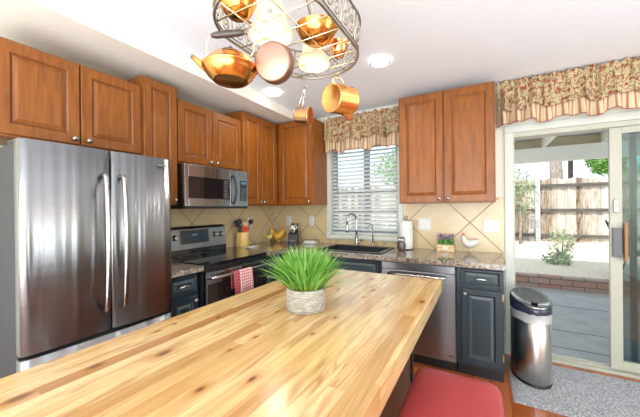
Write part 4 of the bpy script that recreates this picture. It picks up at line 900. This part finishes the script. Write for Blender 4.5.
# skillet / saucepan with pale bottom
def axis_frame(c, right, down, view=None):
    v = (Vector(c)-CAM).normalized(); a_ = (v+RR*right-Z*down).normalized(); return a_
C = Vector((1.872, -2.37, 1.832)); ps = .8; ax = axis_frame(C, .35, .22)
t = thing('copper_saucepan', 'shallow copper pan with satin pink bottom hanging in front of the left lamp shade', 'pan', C)
MB().lathe([(0, 0), (.072, .0), (.0785, .004), (.081, .012), (.083, .045), (.085, .047), (.083, .048), (.080, .046), (.077, .008), (0, .005)], (0, 0, 0), ax, 48).build('pan', 'copper_pale', t)
t.scale = (ps, ps, ps); up_ = (Z-ax*Z.dot(ax)).normalized(); sdv = ax.cross(up_).normalized(); h0 = ax*.035+up_*.078
w = MB(); w.rings([[tuple(h0+up_*q*1.0+ax*(-.0)+sdv*a_*w_+ax*b_*.003) for a_, b_ in ((-1, -1), (1, -1), (1, 1), (-1, 1))] for q, w_ in ((-.01, .016), (.02, .010), (.09, .008), (.125, .012), (.135, .006))], True, True, False)
w.build('handle', 'chrome', t, bevel=.002)
hq = h0+up_*.138
MB().tube([hq+Vector((0, 0, .014))+sdv*.014*math.sin(2*PI*k/16)-Z*.014*math.cos(2*PI*k/16) for k in range(16)], .0022, 6, closed=True).build('hanging_ring', 'brass', t)
hq = C+hq*ps
hook('curved pale hook holding the copper pan in front of the lamp shade', (hq.x-.01, hq.y+.02, max(2.06, hq.z+.08)), (hq.x, hq.y, hq.z+.027), 'brass')
# measuring cup
C = Vector((1.715, -1.925, 1.792)); cs = 1.18; ax = (RR*.93-FF*.30-Z*.12).normalized()
t = thing('copper_measuring_cup', 'smallest copper cup hanging by its slim handle from the far rim of the pot rack', 'measuring cup', C)
MB().lathe([(0, -.035), (.026, -.035), (.030, -.031), (.033, .020), (.040, .028), (.041, .030), (.036, .031), (.034, .0305), (0, .0305)], (0, 0, 0), ax, 36).build('cup', 'copper', t)
w = MB(); t.scale = (cs, cs, cs); hb = Z*.030-ax*.01; ht = Vector((.010, -.003, .122))
w.tube([hb-ax*.014, hb.lerp(ht, .5)-ax*.007, ht], .0042, 8); w.tube([hb+ax*.006, hb.lerp(ht, .5)+ax*.004, ht], .0042, 8); w.build('handle', 'chrome', t)
ht = C+ht*cs
hook('dark open hook holding the smallest copper cup', (1.690, -1.912, 1.998), (ht.x, ht.y, ht.z+.002), 'rackmetal')
# pitcher
C = Vector((1.862, -1.915, 1.858)); ax = (RR*.72+FF*.66+Z*.10).normalized()
t = thing('copper_pitcher', 'copper pitcher hanging sideways by its brass handle at the far end of the pot rack', 'pitcher', C)
a_ = N('spun_copper_base', metal=1., rough=.25); v = a_.coord(); M['spun'] = copper('spun_copper', (.74, .33, .09), (.84, .46, .18), .26)
MB().lathe([(0, .003), (.060, .003), (.064, 0), (.067, .003), (.067, .120), (.070, .123), (.070, .128), (.064, .128), (.063, .010), (0, .010)], C, ax, 52).build('body', 'spun', t, True)
upv = (Z-ax*Z.dot(ax)).normalized()
MB().tube([C+ax*.03+upv*.064, C+ax*.025+upv*.085, C+ax*.04+upv*.104, C+ax*.065+upv*.108, C+ax*.09+upv*.095, C+ax*.105+upv*.066], .0055, 10).build('handle', 'brass', t, True)
w = MB(); w.rings([[tuple(C+ax*q+up0+s0) for up0, s0 in ((-upv*.060, -RR*.0+ax.cross(upv)*.022), (-upv*.060, -ax.cross(upv)*.022), (-upv*dd_, Vector()))] for q, dd_ in ((.075, .068), (.128, .098))], True, True, False); w.build('spout', 'spun', t, True)
hook('pale hook holding the copper pitcher', (1.868, -1.842, 1.998), (C+ax*.052+upv*.104), 'brass')
# copper ware lying on the rack
def bowl(label, x, y, r_, h, mat, name='copper_bowl', cat='bowl', z=2.007):
    t = thing(name, label, cat, (x, y, z))
    MB().lathe([(0, 0), (r_*.5, 0), (r_*.8, h*.35), (r_*.97, h*.8), (r_, h), (r_*1.05, h+.002), (r_*1.05, h+.004), (r_*.97, h+.003), (r_*.93, h*.8), (r_*.74, h*.35), (r_*.48, .004), (0, .004)], (x, y, z), n=44).build('bowl', mat, t, True)
    return t
bowl('large copper bowl lying on the grid right of the left lamp shade', 1.905, -2.118, .082, .055, 'copper_warm')
bowl('copper bowl lying on the near left end of the rack grid', 1.745, -2.395, .062, .05, 'copper_warm')
t = bowl('small copper pot lying on the rack grid right of the far lamp shade', 1.935, -1.975, .042, .055, 'copper', 'copper_pot', 'pot')
MB().tube([(1.935+.04, -1.975, 2.055), (1.99, -1.965, 2.06), (2.0, -1.955, 2.06)], .004, 8).build('handle', 'brass', t, True)

# ------------------------------------------------------------------ outside
st('patio_slab', (-3, .12, -.17), (9, 2.74, -.05), 'concrete')
w = MB()
for y in (.50, 1.0, 2.02): w.box((-3, y, -.0505), (9, y+.012, -.0485))
w.build('patio_joint', 'rail', kind='structure')
st('gravel_strip', (-3, 2.74, -.17), (9, 3.12, -.06), 'gravel')
tag(bx('brick_edging', (-3, 3.12, -.12), (9, 3.28, .14), 'brick', bevel=.008), 'low red and grey concrete brick edging between patio and yard', 'edging')
mb = MB(); mb.grid(lambda u, v: (-6+u*22, 3.28+v*12, .125+.08*min(1, v*2.2)+.012*math.sin(u*60+v*30)), 60, 30); mb.build('yard_ground', 'sand', kind='structure')
# fence
t = thing('wooden_fence', 'weathered pale wooden picket fence with dark rails across the back yard', 'fence', (4.5, 8.6, .15))
rn = random.Random(2); w = MB(); x = -4.0
while x < 12: h = 2.17+rn.uniform(-.03, .05); k_ = int(round((x+4)/.15)) % 2; w.box((x-.006*k_, 8.62+.018*k_, .12), (x+.146+.006*k_, 8.636+.018*k_, h)); x += .15
w.build('pickets', 'picket', t, True)
for z in (.40, 1.20, 1.98): bx('rail', (-4, 8.56, z-.045), (12, 8.619, z+.045), 'rail', t, True)
for x in (.3, 3.97, 7.6): bx('fence_post', (x-.06, 8.44, .1), (x+.06, 8.56, 2.24), 'post', t, True)
def cloud(n, c, r, s, seed=1, flat=1., shell=.0):
    rn = random.Random(seed); mb = MB()
    for i in range(n):
        while True:
            p = Vector((rn.uniform(-1, 1), rn.uniform(-1, 1), rn.uniform(-1, 1)))
            if p.length < 1: break
        cl = math.sin(p.x*7+seed)*math.sin(p.y*6+1)*math.sin(p.z*8+seed*2)
        if cl < -.12: continue
        q = Vector((c[0]+p.x*r[0], c[1]+p.y*r[1], c[2]+p.z*r[2])); a_ = Vector((rn.gauss(0, 1), rn.gauss(0, 1), rn.gauss(0, 1))).normalized(); b = a_.orthogonal().normalized(); sz = s*rn.uniform(.6, 1.4); c_ = rn.random()
        ids = [mb.V(q-a_*sz), mb.V(q+b*sz*.4), mb.V(q+a_*sz), mb.V(q-b*sz*.4)]; mb.F(ids, False, [(c_, .5)]*4)
    return mb
def tree(name, label, x, y, z0, trunk_h, tr, c, r, n, s, mat, seed, cat='tree', group='trees beyond the fence'):
    t = thing(name, label, cat, (x, y, z0), group=group)
    w = MB(); w.tube([(x, y, z0-.05), (x+.03, y, z0+trunk_h*.5), (x-.05, y, z0+trunk_h)], [tr*1.2, tr, tr*.75], 12)
    rn = random.Random(seed)
    for k in range(6): e = Vector((c[0]+rn.uniform(-.6, .6)*r[0], c[1]+rn.uniform(-.6, .6)*r[1], c[2]+rn.uniform(-.3, .6)*r[2])); b = Vector((x, y, z0+trunk_h*rn.uniform(.6, 1))); w.tube([b, b.lerp(e, .5)+Vector((0, 0, .1)), e], [tr*.45, tr*.28, tr*.08], 6)
    w.build('trunk', 'bark', t, True); cloud(n, c, r, s, seed).build('foliage', mat, t, True, fix=False)
tree('pale_trunk_tree', 'tree with thick pale trunk rising behind the fence', 4.75, 10.4, .15, 4.2, .20, (4.6, 10.6, 5.2), (2.2, 1.5, 1.2), 2500, .12, 'leaf_grey', 3)
tree('green_tree', 'bright green leafy tree above the right part of the fence', 7.1, 11.2, .15, 2.3, .12, (7.1, 11.2, 3.0), (1.35, 1.2, .75), 6000, .085, 'leaf_tree', 5)
tree('green_tree', 'dense green tree behind the fence, right of the sliding door stile', 10.3, 11.5, .15, 2.3, .14, (10.2, 11.4, 3.1), (1.7, 1.2, 1.2), 5000, .09, 'leaf_tree', 8)
tree('leafy_shrub_tree', 'loose grey green young tree in front of the left end of the fence', 3.42, 7.6, .18, 1.5, .035, (3.38, 7.6, 1.75), (.52, .45, .75), 1300, .05, 'leaf_grey', 11, 'tree', 'yard trees')
tree('green_tree', 'green tree behind the fence seen through the kitchen window blinds', .2, 11, .15, 2.3, .14, (.0, 11, 3.2), (2.4, 1.2, 1.1), 4000, .09, 'leaf_tree', 13)
w = MB(); w.cyl((5.61, 12.6, .15), (5.61, 12.6, 6.5), .09, .08); tag(w.build('utility_pole', 'rail'), 'dark slim wooden pole behind the fence beside the pale tree trunk', 'pole')
t = thing('dusty_shrub', 'low dusty grey green shrub growing in the sandy yard', 'shrub', (4.02, 5.2, .15))
cloud(420, (4.0, 5.3, .48), (.26, .26, .36), .04, 21).build('foliage', 'leaf_grey', t, True, fix=False)
rn = random.Random(4); w = MB()
for k in range(14): e = (4.0+rn.uniform(-.35, .35), 5.3+rn.uniform(-.3, .3), rn.uniform(.4, .9)); w.tube([(4.0, 5.3, .14), (4.0+(e[0]-4)*.4, 5.3+(e[1]-5.3)*.4, e[2]*.6), e], [.012, .008, .003], 5)
w.build('stems', 'bark', t, True)
t = thing('dusty_shrub', 'small sprig of grey green shrub in front of the larger dusty shrub', 'shrub', (3.80, 4.55, .14))
cloud(260, (3.80, 4.55, .25), (.26, .22, .14), .045, 25).build('foliage', 'leaf_grey', t, True, fix=False)
MB().tube([(3.80, 4.55, .13), (3.82, 4.56, .22), (3.78, 4.52, .34)], [.012, .009, .003], 6).build('stems', 'bark', t, True)
# patio cover
w = MB(); w.box((2.1, .14, 2.47), (9, 3.4, 2.50)); w.build('patio_roof', 'ply', kind='structure')
w = MB(); x = 2.61
while x < 9: w.box((x-.025, .15, 2.32), (x+.025, 3.4, 2.469)); x += .75
w.build('patio_rafters', 'patiopaint', kind='structure')
st('patio_beam', (2.1, 2.97, 2.08), (9, 3.10, 2.318), 'patiopaint')
st('patio_blocking', (2.1, 3.02, 2.32), (9, 3.06, 2.468), 'fascia')
for x in (2.16, 6.6): st('patio_post', (x-.05, 2.98, -.05), (x+.05, 3.08, 2.08), 'patiopaint')
# patio umbrella, chair
t = thing('patio_umbrella', 'teal patio umbrella seen through the tinted sliding door glass', 'umbrella', (6.3, 5.2, .14))
mb = MB(); mb.rings([[(6.3+r_*math.cos(2*PI*k/8), 5.2+r_*math.sin(2*PI*k/8), z) for k in range(8)] for r_, z in ((1.25, 2.12), (1.24, 2.25), (.6, 2.62), (.03, 2.82))], False, False, False); mb.build('canopy', 'teal', t, True, solid=.006)
MB().cyl((6.3, 5.2, .15), (6.3, 5.2, 2.8), .022).build('pole', 'darkframe', t, True)
MB().lathe([(.25, 0), (.25, .04), (.05, .08)], (6.3, 5.2, .145), n=24, cap0=True, cap1=True).build('base', 'darkframe', t, True)
def patio_chair(label, x, y, z, rz):
    t = thing('patio_chair', label, 'chair', (x, y, z), rz)
    MB().grid(lambda u, v: (-.26+.52*u, -.25+.5*v, .42-.03*math.sin(PI*v)), 6, 8).build('seat', 'darkframe', t, solid=.02)
    MB().grid(lambda u, v: (-.26+.52*u, .25+.14*v, .42+.5*v), 6, 8).build('backrest', 'darkframe', t, solid=.02)
    for q in (-1, 1):
        MB().tube([(q*.28, -.27, 0), (q*.28, -.24, .62), (q*.28, .30, .66)], .014, 8).build('armrest', 'iron', t)
        MB().tube([(q*.27, .34, 0), (q*.27, .22, .42), (q*.27, .40, .95)], .014, 8).build('leg', 'iron', t)
patio_chair('black patio chair in the yard just past the sliding door stile', 4.80, 3.75, .13, R(60))
